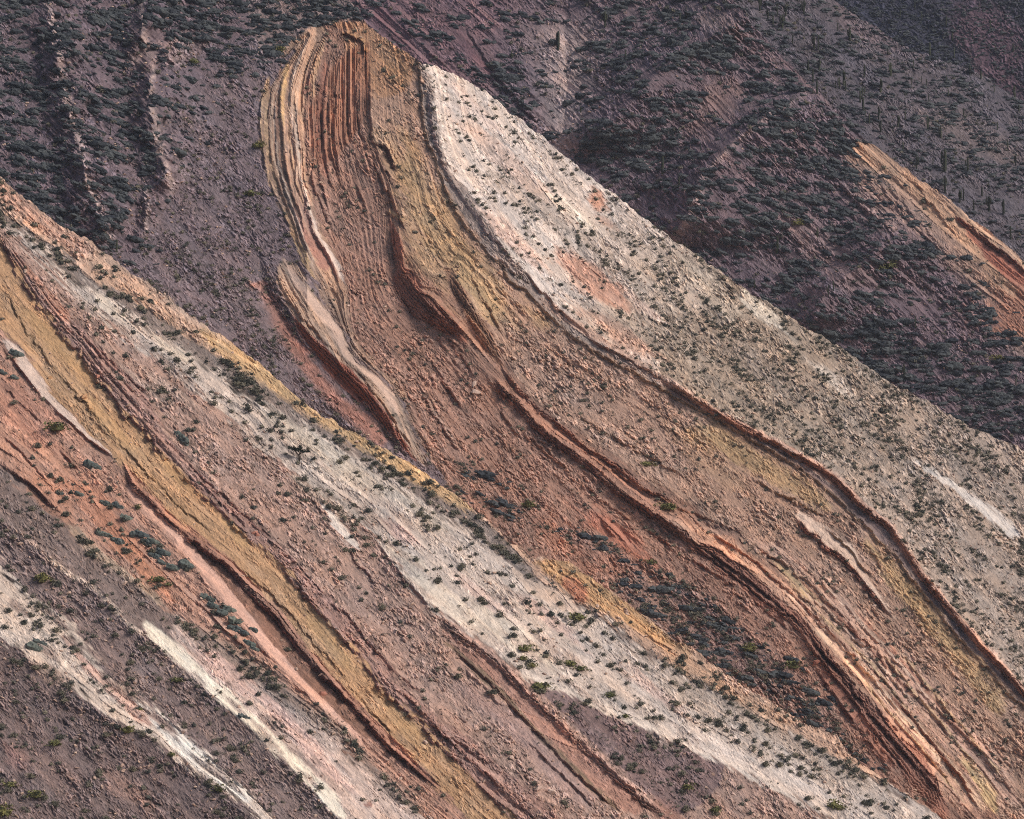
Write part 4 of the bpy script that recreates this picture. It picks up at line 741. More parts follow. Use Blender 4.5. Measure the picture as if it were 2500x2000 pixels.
# orange flatiron with its fine layers
f1 = Line(T('20', 1180, 820, 1240, 838, 1420, 940, 1560, 1055, 1700, 1140, 1800, 1235, 1930, 1335, 2050, 1435, 2156, 1525) + [(2640, 760)]); f2 = Line(T('20', 1090, 830, 1120, 960, 1250, 1060, 1400, 1180, 1540, 1320, 1660, 1420, 1780, 1560, 1850, 1700) + T('21', 1900, 120, 1960, 260, 2080, 380, 2156, 560) + [(2640, 1120)])
C.ribbon(f1, f2, col=(152, 122, 110), rub=.7, strat=.8, ds=.6, dc=.15, soft=34, grow=14, jit=2.0, fade=60, bed='flatiron', label='orange flatiron on the right, behind the folded hill')
C.ribbon(f1, Line(T('20', 1130, 880, 1250, 990, 1420, 1110, 1560, 1230, 1700, 1360, 1850, 1500, 2000, 1660, 2156, 1860)), col=(176, 136, 110), rub=.45, strat=.8, ds=.4, dc=.02, soft=16, fade=30, jit=1.5)
C.ribbon(f1, Line(T('20', 1170, 860, 1300, 930, 1420, 1000, 1560, 1090, 1700, 1190, 1900, 1350, 2156, 1570) + [(2640, 800)]), col=(194, 150, 122), rub=.2, soft=6, ds=.1, dc=0, bed='flatiron_edge', label='bright apricot edge of the flatiron')
C.ribbon(Line(T('20', 1740, 1260, 1900, 1390, 2050, 1500, 2156, 1600) + [(2640, 830)]), Line(T('20', 1760, 1300, 1880, 1440, 2000, 1570, 2156, 1725) + [(2640, 920)]), col=(160, 96, 78), soft=5, strat=1.0, rub=.2, ds=.02, dc=0, bed='flatiron_red', label='rust red layers inside the flatiron')
C.ledge(Line(T('20', 1740, 1250, 1900, 1370, 2050, 1480, 2156, 1570) + [(2640, 800)]), None, width=12, H=9, G=8, dR=20, dL=30, fade=30, col=(136, 82, 70))
C.blob(T('21', 2130, 300)[0], 60, 120, 80, col=(160, 108, 88), dc=0, ds=.05, k=.9, strat=.9)
C.ribbon(Line(T('20', 1150, 1000, 1400, 1200, 1600, 1420)), Line(T('20', 1050, 1010, 1200, 1230, 1350, 1420)), col=(140, 114, 110), soft=30, dc=.3, strat=.7, k=.7)
for k_ in range(9):
    x0 = 1020 + 55 * k_; y0 = 1010 + 40 * (k_ % 4)
    C.ledge(Line(T('20', x0, y0, x0 + 170, y0 + 190, x0 + 330, y0 + 390)), None, width=5, H=5, G=4, dR=12, dL=16, fade=30)
# terracettes
terr = np.clip(vnoise((C.px + .3 * C.py) / 58, (C.py - .12 * C.px) / 14.0, 307) * .7 + vnoise(C.px / 27, C.py / 8.5, 308) * .5, -1, 1)
mt = np.clip(C.dc, 0, 1)
C.h += (mt * 5.5 * terr).astype(np.float32)
C.dc *= np.clip(.10 + 2.0 * sstep(.0, .4, terr + .55 * fbm(C.px / 110, C.py / 70, 309, 3)), 0, 2)
C.q = C.w + 10 * fbm(C.u / 200, C.w / 90, 311, 2)

E = Hill('cactus_slope', (-0.02, -0.62, 0.76), (2300, 400, 1130), CREST_E, (1600, 2640), lambda x: np.minimum(cC(x) + 90, 900))
E.put(np.ones_like(E.w), col=(94, 86, 95), rub=.9, ds=.5, dc=.9, bed='cactus_slope', label='bluish slope dotted with cacti at the right')  # base colour carries some of the blue distance haze
E.blob((2130, 60), 120, 60, 40, col=(116, 98, 104), dc=.6, k=.8)
E.blob((2380, 330), 160, 60, 30, col=(112, 98, 100), ds=.9, dc=1.2, k=.8)
terr = np.clip(vnoise((E.px + .3 * E.py) / 50, (E.py - .2 * E.px) / 11.0, 407) * .7 + vnoise(E.px / 24, E.py / 7.5, 408) * .5, -1, 1)
E.h += (3.5 * terr).astype(np.float32); E.dc *= np.clip(.2 + 1.7 * sstep(-.1, .4, terr + .4 * fbm(E.px / 90, E.py / 60, 409, 3)), 0, 2)

D = Hill('far_slope', (-0.30, -0.66, 0.66), (2300, 100, 1420), [(1500, -420), (2900, -420)], (1650, 2700), lambda x: np.minimum(cE(x) + 90, 500), step=4.0)
D.put(np.ones_like(D.w), col=(58, 58, 74), rub=.8, ds=.3, dc=1.6, bed='far_slope', label='dim blue far slope in the top right corner')  # shade and blue haze painted into this base colour
D.blob((2430, 110), 150, 80, 60, col=(94, 70, 82), dc=.9, k=.9)
D.h += (5 * fbm(D.px / 50, D.py / 26, 409, 4)).astype(np.float32)

HILLS = [A, B, C, E, D]
A.finish(1.0, 13); B.finish(.95, 12); C.finish(.85, 12); E.finish(.75, 12); D.finish(.75, 12)
for h_ in HILLS: h_.place()

# ------------------------------------------------------------------ materials
def rock_material():
    m = bpy.data.materials.new('weathered_rock'); m.use_nodes = True
    n = m.node_tree.nodes; l = m.node_tree.links
    b = n['Principled BSDF']; b.inputs['Roughness'].default_value = .95; b.inputs['Specular IOR Level'].default_value = .12
    at = n.new('ShaderNodeAttribute'); at.attribute_name = 'tint'
    tc = n.new('ShaderNodeTexCoord')
    n1 = n.new('ShaderNodeTexNoise'); n1.inputs['Scale'].default_value = 3.6; n1.inputs['Detail'].default_value = 5; n1.inputs['Roughness'].default_value = .7
    l.new(tc.outputs['Object'], n1.inputs['Vector'])
    mr = n.new('ShaderNodeMapRange'); mr.inputs[1].default_value = .25; mr.inputs[2].default_value = .75; mr.inputs[3].default_value = .70; mr.inputs[4].default_value = 1.30
    l.new(n1.outputs[0], mr.inputs[0])
    mx = n.new('ShaderNodeVectorMath'); mx.operation = 'SCALE'
    l.new(at.outputs['Color'], mx.inputs[0]); l.new(mr.outputs[0], mx.inputs['Scale'])
    l.new(mx.outputs[0], b.inputs['Base Color'])
    bp = n.new('ShaderNodeBump'); bp.inputs['Strength'].default_value = .5; bp.inputs['Distance'].default_value = .22
    l.new(n1.outputs[0], bp.inputs['Height']); l.new(bp.outputs[0], b.inputs['Normal'])
    return m
ROCK = rock_material()
def leaf_material(name, c1, c2, attr=None):
    m = bpy.data.materials.new(name); m.use_nodes = True
    n = m.node_tree.nodes; l = m.node_tree.links
    b = n['Principled BSDF']; b.inputs['Roughness'].default_value = .85; b.inputs['Specular IOR Level'].default_value = .15
    mx = n.new('ShaderNodeMix'); mx.data_type = 'RGBA'
    mx.inputs['A'].default_value = (*s2l(c1), 1); mx.inputs['B'].default_value = (*s2l(c2), 1)
    if attr:
        a = n.new('ShaderNodeAttribute'); a.attribute_name = attr; l.new(a.outputs['Fac'], mx.inputs['Factor'])
    else:
        a = n.new('ShaderNodeObjectInfo'); l.new(a.outputs['Random'], mx.inputs['Factor'])
    tc = n.new('ShaderNodeNewGeometry'); nz = n.new('ShaderNodeTexNoise'); nz.inputs['Scale'].default_value = 3.0; nz.inputs['Detail'].default_value = 3
    l.new(tc.outputs['Position'], nz.inputs['Vector'])
    mr = n.new('ShaderNodeMapRange'); mr.inputs[1].default_value = .3; mr.inputs[2].default_value = .7; mr.inputs[3].default_value = .7; mr.inputs[4].default_value = 1.3
    l.new(nz.outputs[0], mr.inputs[0])
    sc_ = n.new('ShaderNodeVectorMath'); sc_.operation = 'SCALE'
    l.new(mx.outputs['Result'], sc_.inputs[0]); l.new(mr.outputs[0], sc_.inputs['Scale']); l.new(sc_.outputs[0], b.inputs['Base Color'])
    return m

# ------------------------------------------------------------------ terrain meshes, one object per bed
def link(name, me, parent=None, **props):
    o = bpy.data.objects.new(name, me); COL.objects.link(o)
    if parent is not None: o.parent = parent
    for k, v in props.items(): o[k] = v
    return o

def make_mesh(name, V, F, tint=None, mat=None, smooth=False, fattr='tint'):
    me = bpy.data.meshes.new(name)
    k = F.shape[1]
    me.vertices.add(len(V)); me.vertices.foreach_set('co', np.ascontiguousarray(V, np.float32).ravel())
    me.loops.add(F.size); me.loops.foreach_set('vertex_index', np.ascontiguousarray(F, np.int32).ravel())
    me.polygons.add(len(F))
    me.polygons.foreach_set('loop_start', np.arange(0, F.size, k, dtype=np.int32))
    me.polygons.foreach_set('loop_total', np.full(len(F), k, np.int32))
    me.polygons.foreach_set('use_smooth', np.full(len(F), smooth, bool))
    if tint is not None:
        if tint.ndim == 2:
            a = me.attributes.new(fattr, 'FLOAT_COLOR', 'POINT')
            a.data.foreach_set('color', np.concatenate([tint, np.ones((len(tint), 1), np.float32)], 1).astype(np.float32).ravel())
        else:
            a = me.attributes.new(fattr, 'FLOAT', 'POINT'); a.data.foreach_set('value', tint.astype(np.float32).ravel())
    if mat: me.materials.append(mat)
    me.update(calc_edges=True)
    return me

LAYERED = {'conglomerate_rib', 'red_ledge', 'red_limb', 'great_ledge', 'red_ledge_bed', 'orange_beds', 'fold_edge', 'red_overhang', 'grey_underbed', 'brown_ledge', 'flatiron', 'core_bed', 'clay_bed'}
def build_hill(h, label, group=None):
    nr, nc = h.nr, h.nc
    pos = h.pos.reshape(-1, 3); tint = h.col.reshape(-1, 3)
    idx = np.arange(nr * nc).reshape(nr, nc)
    ok = h.ok2; okf = ok[:-1, :-1] & ok[1:, :-1] & ok[:-1, 1:] & ok[1:, 1:]
    quads = np.stack([idx[:-1, :-1], idx[1:, :-1], idx[1:, 1:], idx[:-1, 1:]], -1)[okf]
    qb = h.bed.reshape(nr, nc)[:-1, :-1][okf]
    # rear side of the ridge: falls away behind the crest
    rows = 14
    top = h.pos[:nc].copy(); back = [top]
    for k in range(1, rows):
        p = top.copy(); t = k / (rows - 1)
        n1_ = vnoise(np.arange(nc) / 14.0, np.full(nc, k * 1.7), 501)
        p[:, 1] += 4 * k + 90 * t * t; p[:, 2] -= 1.2 * k + 75 * t ** 1.6 - 1.2 * n1_ * t * 4
        back.append(p)
    bp = np.concatenate(back, 0); bi = np.arange(rows * nc).reshape(rows, nc)
    bF = np.stack([bi[:-1, :-1], bi[:-1, 1:], bi[1:, 1:], bi[1:, :-1]], -1).reshape(-1, 4)
    bt = np.repeat(h.col[:nc][None], rows, 0).reshape(-1, 3)
    # foot: the slope runs on below what the photograph shows
    me = make_mesh(h.name, bp, bF, bt, ROCK)
    root = link(h.name, me, None, kind='structure', label=label)
    qv = h.q.reshape(-1)
    n_parts = 0
    for b in np.unique(qb):
        name, lab = h.beds[b]
        sel = quads[qb == b]
        def part(F, nm, par, lb=None):
            vi, inv = np.unique(F, return_inverse=True)
            m_ = make_mesh(nm, pos[vi], inv.reshape(-1, 4), tint[vi], ROCK)
            o = link(nm, m_, par)
            if lb: o['label'] = lb
            return o
        if name in LAYERED and len(sel) > 3000:
            qf = qv[sel[:, 0]]; lo, hi = np.percentile(qf, [1, 99])
            nl = int(np.clip((hi - lo) / 16, 2, 14))
            jj = np.clip(((qf - lo) / (hi - lo) * nl), 0, nl - 1).astype(int)
            first = part(sel[jj == 0], name, root, lab)
            for j in range(1, nl):
                s_ = sel[jj == j]
                if len(s_): part(s_, 'rock_layer', first)
        elif len(sel):
            part(sel, name, root, lab)
    return root

labels = {'near_ridge': 'nearest ridge of slanting coloured rock beds, lower left',
          'folded_hill': 'hill with curved red, yellow and white folded rock layers',
          'back_slope': 'dusky purple slope with an orange flatiron, behind the folded hill',
          'cactus_slope': 'bluish slope dotted with tall cacti at the right',
          'far_slope': 'dim blue far slope in the top right corner'}
for h_ in HILLS: build_hill(h_, labels[h_.name])
# valley floor far below the slopes
gs = 26
gxv, gyv = np.meshgrid(np.linspace(-900, 900, gs), np.linspace(-150, 2000, gs))
gz = -95 + 4 * vnoise(gxv / 300, gyv / 300, 8) - 25 * sstep(500, 100, gyv) 
gi = np.arange(gs * gs).reshape(gs, gs)
gF = np.stack([gi[:-1, :-1], gi[:-1, 1:], gi[1:, 1:], gi[1:, :-1]], -1).reshape(-1, 4)
gme = make_mesh('valley_floor', np.stack([gxv, gyv, gz], -1).reshape(-1, 3), gF, np.tile(s2l((134, 114, 108)).astype(np.float32), (gs * gs, 1)), ROCK)
link('valley_floor', gme, None, kind='structure', label='dry valley floor below the slopes')

LANDMARKS = {'near_ridge': [('the lone dark tree', 735, 1118), ('the pale tapering ledge', 180, 1010), ('the bottom left corner', 60, 1950), ('the chalky tongue', 480, 1880), ('the salmon slab', 560, 1500), ('the yellow crest', 800, 1020), ('the red ledge', 1270, 1680), ('the ochre outcrop on the crest', 1400, 1430), ('the purple scree wedge', 1560, 1800), ('the top of the maroon rib', 60, 640), ('the violet scree strip', 200, 1360), ('the narrow end of the maroon rib', 1050, 1800), ('the white lower edge', 1750, 1870), ('the blue-grey cushions', 470, 1420)],
    'folded_hill': [('the top of the fold', 870, 90), ('the top of the white face', 1060, 190), ('the red overhang', 1000, 720), ('the tan slab', 760, 750), ('the left rock rib', 190, 350), ('the second rock rib', 370, 250), ('the foot of the second rib', 410, 520), ('the white layer of the fold', 720, 300), ('the great dark ledge', 1950, 1500), ('the pale slab', 2120, 1380), ('the red rim', 2000, 1200), ('the thin whitish streak', 2380, 1210), ('the dark shrub patch', 1760, 1560), ('the tip of the red ledge', 1205, 910), ('the orange patch on the white face', 1450, 690), ('the crest', 1900, 830), ('the yellow crest of the near ridge', 1130, 1200)],
    'back_slope': [('the pale gully', 1380, 240), ('the dark wine bands', 960, 60), ('the ridge spur', 1740, 400), ('the top of the flatiron', 2110, 350), ('the flatiron foot', 2420, 800), ('the upper edge of the photo', 1650, 30), ('the crest of the folded hill', 1900, 760), ('the plant-covered hollow', 2100, 950), ('the lower right edge', 2440, 1000), ('the mouth of the gully', 1500, 480)],
    'cactus_slope': [('the skyline', 2250, 150), ('the top of the flatiron', 2130, 330), ('the lower right of the slope', 2400, 560), ('the middle of the flatiron edge', 2300, 480), ('the upper left of the slope', 1990, 90), ('the right edge', 2470, 380)],
    'far_slope': [('the top edge', 2200, 20), ('the far corner', 2460, 150)]}
def spot(h, v, what):
    """says where on its hill a thing stands, by the nearest landmark"""
    x, y = float(h.px[v]), float(h.py[v])
    n, lx, ly = min(LANDMARKS[h.name], key=lambda t: (t[1] - x) ** 2 + (t[2] - y) ** 2)
    dx, dy = x - lx, y - ly
    side = ('right of' if dx > 0 else 'left of') if abs(dx) > abs(dy) else ('below' if dy > 0 else 'above')
    far_ = math.hypot(dx, dy)
    rel = 'right by' if far_ < 45 else ('just ' if far_ < 110 else '') + side
    return f"{what} {rel} {n}"
def sized(a, b, s): return a if s else b
# thin blue air between the slopes
allz = np.concatenate([h_.pos[h_.ok][:, 2] for h_ in HILLS])
zt = float(allz.max()) + 12.0; zb = float(gz.min()) - 140.0
hv = np.array([(x, y, z) for z in (zb, zt) for y in (-160, 2050) for x in (-910, 910)], float)
hf = np.array([(0, 2, 3, 1), (4, 5, 7, 6), (0, 1, 5, 4), (2, 6, 7, 3), (0, 4, 6, 2), (1, 3, 7, 5)])
hm = bpy.data.materials.new('haze'); hm.use_nodes = True
hn = hm.node_tree.nodes; hn.remove(hn['Principled BSDF'])
pv = hn.new('ShaderNodeVolumePrincipled'); pv.inputs['Color'].default_value = (.80, .86, 1.0, 1); pv.inputs['Density'].default_value = HAZE; pv.inputs['Anisotropy'].default_value = .2
hm.node_tree.links.new(pv.outputs[0], hn['Material Output'].inputs['Volume'])
hz = link('haze', make_mesh('haze', hv, hf, None, hm), None, kind='stuff', label='thin bluish haze in the air between the slopes')

# ------------------------------------------------------------------ plants and stones
def ico(sub):
    t = (1 + 5 ** .5) / 2
    V = [(-1, t, 0), (1, t, 0), (-1, -t, 0), (1, -t, 0), (0, -1, t), (0, 1, t), (0, -1, -t), (0, 1, -t), (t, 0, -1), (t, 0, 1), (-t, 0, -1), (-t, 0, 1)]
    F = [(0, 11, 5), (0, 5, 1), (0, 1, 7), (0, 7, 10), (0, 10, 11), (1, 5, 9), (5, 11, 4), (11, 10, 2), (10, 7, 6), (7, 1, 8), (3, 9, 4), (3, 4, 2), (3, 2, 6), (3, 6, 8), (3, 8, 9), (4, 9, 5), (2, 4, 11), (6, 2, 10), (8, 6, 7), (9, 8, 1)]
    V = [np.array(v) / np.linalg.norm(v) for v in V]
    for _ in range(sub):
        c = {}; F2 = []
        def mid(a, b):
            k = (min(a, b), max(a, b))
            if k not in c:
                m = V[a] + V[b]; V.append(m / np.linalg.norm(m)); c[k] = len(V) - 1
            return c[k]
        for a, b, d in F:
            x, y, z = mid(a, b), mid(b, d), mid(d, a)
            F2 += [(a, x, z), (b, y, x), (d, z, y), (x, y, z)]
        F = F2
    return np.array(V), np.array(F)

def tuft(seed, n, core=True, flat=.8, spiky=.0, leaf=.3):
    """unit-width shrub: small core of twigs and n leaf clumps through the volume"""
    r = np.random.default_rng(seed)
    V = []; F = []
    def add(v, f):
        o = sum(len(a) for a in V); V.append(v); F.append(f + o)
    lob = r.normal(size=(5, 3)) * (.22, .22, .12)
    if core:
        v, f = ico(1)
        v = v * (1 + .35 * r.normal(size=(len(v), 1))) * (.32, .32, .30 * flat) + (0, 0, .22 * flat)
        add(v, f)
    for i in range(n):
        d = r.normal(size=3); d /= np.linalg.norm(d); d[2] = abs(d[2]) * 1.1 - .15
        rad = .30 + .22 * r.random() ** .6
        p = d * (rad, rad, rad * flat * 1.2) + lob[i % 5]
        p[2] = max(p[2] + .12 * flat, 0.0)
        a = r.normal(size=3); a /= np.linalg.norm(a)
        if spiky: a = a * (1 - spiky) + d * spiky * 1.4
        b = np.cross(a, r.normal(size=3)); b /= np.linalg.norm(b) + 1e-6
        s = leaf * (.6 + .8 * r.random())
        add(np.array([p - a * s * .5, p + b * s * .3, p + a * s * .6, p - b * s * .28]), np.array([(0, 1, 2), (0, 2, 3)]))
    return np.concatenate(V), np.concatenate(F)

def cushion(seed, fine=False):
    """low mound of packed rosettes, long across the slope"""
    r = np.random.default_rng(seed)
    V = []; F = []; o = 0
    n = r.integers(3, 6)
    for i in range(n):
        v, f = ico(1 if fine else 0)
        s = .18 + .16 * r.random()
        v = v * (1 + (.18 if fine else .24) * r.normal(size=(len(v), 1))) * (s * 1.35, s * 1.0, s * .95)
        v = v + ((i - (n - 1) / 2) * .24 + .06 * r.normal(), .07 * r.normal(), s * .25 + .03 * r.normal())
        V.append(v); F.append(f + o); o += len(v)
    for i in range(60 if fine else 16):
        p = np.array([r.uniform(-.55, .55), r.uniform(-.26, .22), r.uniform(.0, .36)])
        p[2] *= 1 - abs(p[0])
        a = r.normal(size=3) * (.06 if fine else .11); b = r.normal(size=3) * (.05 if fine else .08)
        V.append(np.array([p - a, p + b, p + a])); F.append(np.array([(0, 1, 2)]) + o); o += 3
    return np.concatenate(V), np.concatenate(F)

def stone(seed):
    r = np.random.default_rng(seed)
    v, f = ico(0)
    pts = v * (1 + .25 * r.normal(size=(len(v), 1)))
    # cut flat faces so that the block reads as broken rock
    for _ in range(4):
        d = r.normal(size=3); d /= np.linalg.norm(d); k = .45 + .25 * r.random()
        s = pts @ d; pts = pts - np.clip(s - k, 0, None)[:, None] * d
    return pts * (.62, .42, .30) + (0, 0, .12), f

SHRUB_T = [tuft(s, 150, True, .85, leaf=.2) for s in range(6)]
SHRUB_S = [tuft(s + 30, 14, False, .8, leaf=.44) for s in range(6)]
SHRUB_M = [tuft(s + 90, 34, True, .8, leaf=.3) for s in range(5)]
SPIKE_T = [tuft(s + 60, 46, True, .95, spiky=.8, leaf=.42) for s in range(3)]
CUSH_T = [cushion(s, True) for s in range(6)]
CUSH_S = [cushion(s + 20) for s in range(6)]
STONE_T = [stone(s) for s in range(6)]

def crowd(name, temps, pts, size, rot, mat, label, var, tilt=None, parent=None, sc=(1, 1, 1)):
    """many small ones as one object"""
    VV = []; FF = []; TT = []; o = 0
    kind = rng.integers(0, len(temps), len(pts))
    for k, (v, f) in enumerate(temps):
        i = np.where(kind == k)[0]
        if not len(i): continue
        c, s = np.cos(rot[i]), np.sin(rot[i])
        x = v[None, :, 0] * c[:, None] - v[None, :, 1] * s[:, None]
        y = v[None, :, 0] * s[:, None] + v[None, :, 1] * c[:, None]
        z = np.repeat(v[None, :, 2], len(i), 0)
        if tilt is not None:
            z = z + x * np.tan(tilt[i])[:, None]
        p = np.stack([x * sc[0], y * sc[1], z * sc[2]], -1) * size[i][:, None, None] + pts[i][:, None, :]
        VV.append(p.reshape(-1, 3)); FF.append((f[None] + (np.arange(len(i)) * len(v))[:, None, None]).reshape(-1, 3) + o)
        TT.append(np.repeat(var[i], len(v))); o += len(i) * len(v)
    me = make_mesh(name, np.concatenate(VV), np.concatenate(FF), np.concatenate(TT), mat, False, 'shade')
    ob = link(name, me, parent); ob['kind'] = 'stuff'; ob['label'] = label
    return ob

BEDNAMES = {}
def scatter(h, dens, n_per, hidden):
    """random places weighted by a density field; returns vertex indices"""
    m = h.frame_ok(hidden) & (h.below > 3)
    wgt = (np.clip(dens, 0, None) * m).ravel().astype(np.float64)
    tot = wgt.sum()
    n = int(tot * h.step * h.step * n_per)
    if n <= 0: return np.zeros(0, int)
    cs = np.cumsum(wgt); 
    return np.searchsorted(cs, rng.random(n) * cs[-1])

bigA = lambda x: np.full_like(x, 3000.0)
hid = {'near_ridge': bigA, 'folded_hill': cA, 'back_slope': lambda x: np.minimum(cB(x), cA(x)), 'cactus_slope': lambda x: np.minimum(cC(x), cB(x)), 'far_slope': cE}

M_SHRUB = leaf_material('shrub_leaves', (70, 73, 68), (116, 110, 94))
M_SHRUBS = leaf_material('shrub_leaves_small', (70, 72, 68), (118, 112, 98), 'shade')
M_CUSH = leaf_material('cushion_rosettes', (48, 52, 58), (76, 80, 82))
M_CUSHS = leaf_material('cushion_rosettes_small', (46, 50, 58), (80, 84, 86), 'shade')
M_BLUE = leaf_material('blue_grey_rosettes', (74, 82, 84), (104, 110, 102))
M_LIME = leaf_material('yellow_green_leaves', (92, 94, 62), (116, 112, 70))
M_CACT = leaf_material('cactus_skin', (42, 46, 40), (62, 66, 54))
M_TREE = leaf_material('tree_leaves', (40, 46, 38), (48, 52, 44))
M_STONE = leaf_material('fallen_stone', (150, 122, 110), (186, 160, 144))
M_STONES = leaf_material('fallen_stone_small', (140, 112, 102), (196, 170, 152), 'shade')

where = {'near_ridge': 'near ridge', 'folded_hill': 'folded hill', 'back_slope': 'back slope', 'cactus_slope': 'cactus slope', 'far_slope': 'far slope'}
def bedphrase(h, vi):
    return h.beds[h.bed.ravel()[vi]][0].replace('_', ' ')

def sizes_px(n, lo, hi, p=2.2):
    return lo + (hi - lo) * rng.random(n) ** p

def individuals(kindname, category, temps, mat, items, labelf, groupf):
    """items: (hill, vertex, metres, rotation, scale xyz)"""
    mes = [make_mesh(kindname, v, f, None, mat) for v, f in temps]
    qs = np.quantile([i[2] for i in items], [.34, .67]) if len(items) > 30 else None
    for (h, vi, s, ro, sc3, tl) in items:
        o = bpy.data.objects.new(kindname, mes[rng.integers(0, len(mes))]); COL.objects.link(o)
        p = h.pos.reshape(-1, 3)[vi]
        o.location = (float(p[0]), float(p[1]), float(p[2]) - .06 * s)
        o.rotation_euler = (0, tl, ro); o.scale = (s * sc3[0], s * sc3[1], s * sc3[2])
        o['category'] = category; lb_ = labelf(h, vi)
        if qs is not None: lb_ = ('small ', 'mid-sized ', 'large ')[int(np.searchsorted(qs, s))] + lb_
        o['label'] = lb_; o['group'] = groupf(h, vi)

# --- shrubs
allS = []
for h, n_per, lo, hi in ((A, .0068, 3.2, 19), (B, .0100, 3.2, 13), (C, .0040, 4.5, 15), (E, .0090, 4, 11), (D, .002, 4, 8)):
    clump = np.clip(.15 + 2.0 * sstep(-.15, .55, fbm(h.u / 48, h.w / 16, 601, 4)), 0, 2.2)
    vi = scatter(h, np.minimum(h.ds, 6) * clump, n_per, hid[h.name])
    s = sizes_px(len(vi), lo, hi, 3.0)
    allS += [(h, int(v), float(x)) for v, x in zip(vi, s)]
allS.sort(key=lambda t: -t[2])
big = allS[:300]; rest = allS[300:]
def shrub_label(h, vi): return spot(h, vi, f"grey-green shrub on the {bedphrase(h, vi)}")
def shrub_group(h, vi): return f"shrubs on the {bedphrase(h, vi)} of the {where[h.name]}"
individuals('desert_shrub', 'shrub', SHRUB_T, M_SHRUB, [(h, v, s * h.mpp.ravel()[v], rng.random() * 6.28, (1, 1, .9 + .3 * rng.random()), 0) for h, v, s in big], shrub_label, shrub_group)
for h in HILLS:
    it = [(v, s) for hh, v, s in rest if hh is h]
    if not it: continue
    v = np.array([a for a, _ in it]); s = np.array([b for _, b in it])
    bigger = s > 9.5
    if bigger.sum() > 5:
        crowd('shrub_cover', SHRUB_M, h.pos.reshape(-1, 3)[v[bigger]] - np.array([0, 0, .05]), (s * h.mpp.ravel()[v])[bigger], rng.random(bigger.sum()) * 6.28, M_SHRUBS, f'middling grey-green shrubs spread over the {where[h.name]}', rng.random(bigger.sum()))
        v = v[~bigger]; s = s[~bigger]
    if not len(v): continue
    crowd('small_shrubs', SHRUB_S, h.pos.reshape(-1, 3)[v] - np.array([0, 0, .05]), s * h.mpp.ravel()[v], rng.random(len(v)) * 6.28, M_SHRUBS, f'scattered small grey-green shrubs of the {where[h.name]}', rng.random(len(v)))

# --- cushion plants on the purple slopes
allC = []
for h, n_per, lo, hi in ((B, .0150, 6, 30), (C, .0130, 6, 28), (E, .0110, 5, 20), (D, .010, 5, 14)):
    vi = scatter(h, np.minimum(h.dc, 2), n_per, hid[h.name])
    s = sizes_px(len(vi), lo, hi, 2.6)
    allC += [(h, int(v), float(x)) for v, x in zip(vi, s)]
allC.sort(key=lambda t: -t[2])
def tiltf(h, v):
    px_, py_ = h.px.ravel()[v], h.py.ravel()[v]
    return math.radians(8 + 8 * float(np.sin(px_ / 140.0)) + rng.normal() * 7)
individuals('cushion_plant', 'cushion plant', CUSH_T, M_CUSH, [(h, v, s * h.mpp.ravel()[v], rng.normal() * .25, (1, 1, 1.0), tiltf(h, v)) for h, v, s in allC[:300]],
            lambda h, v: spot(h, v, "dark mound of cushion plants"), lambda h, v: f"cushion plants of the {where[h.name]}")
for h in HILLS:
    it = [(v, s) for hh, v, s in allC[300:] if hh is h]
    if not it: continue
    v = np.array([a for a, _ in it]); s = np.array([b for _, b in it])
    crowd('cushion_mat', CUSH_S, h.pos.reshape(-1, 3)[v] - np.array([0, 0, .05]), s * h.mpp.ravel()[v], rng.normal(size=len(v)) * .25, M_CUSHS, f'dark mat of cushion plants on the {where[h.name]}', rng.random(len(v)), tilt=-np.array([tiltf(h, int(a)) for a in v]))

def nearest(h, px, py):
    j = int(np.clip(round((px - h.cx[0]) / h.step), 0, h.nc - 1))
    i = int(np.clip(round((py - h.cy[j]) / h.step), 0, h.nr - 1))
    return i * h.nc + j

# --- blue-grey cushions on the orange sandstone of the near ridge
blue = [('01', 360, 1360, 60), ('01', 540, 1200, 120), ('01', 610, 1410, 70), ('01', 100, 540, 90), ('01', 20, 650, 70), ('01', 90, 680, 60), ('01', 1060, 1035, 140), ('02', 600, 60, 90), ('02', 680, 100, 90), ('02', 790, 70, 80), ('02', 850, 110, 80), ('02', 900, 190, 80), ('02', 950, 230, 70), ('02', 1020, 260, 90), ('02', 1100, 250, 120), ('02', 1220, 440, 100), ('02', 1250, 480, 80), ('02', 1310, 520, 90), ('02', 1350, 500, 80), ('02', 1390, 575, 100), ('02', 1370, 620, 100), ('02', 1440, 640, 70), ('02', 1480, 620, 60), ('02', 1460, 700, 80), ('02', 1490, 730, 60), ('02', 210, 730, 120), ('02', 240, 700, 80), ('02', 1430, 1130, 70), ('01', 460, 1360, 60), ('01', 690, 1430, 90), ('01', 740, 1500, 80), ('01', 830, 1600, 90), ('01', 900, 1640, 80), ('01', 960, 1700, 90)]
itb = []
for t, x, y, s in blue:
    p = T(t, x, y)[0]; v = nearest(A, *p); itb.append((A, v, s * TS * .68 * A.mpp.ravel()[v], rng.normal() * .3, (1, .9, 1.25), .35))
individuals('blue_cushion', 'cushion plant', CUSH_T, M_BLUE, itb, lambda h, v: spot(h, v, "blue-grey lumpy cushion plant"), lambda h, v: 'blue-grey cushion plants of the near ridge')
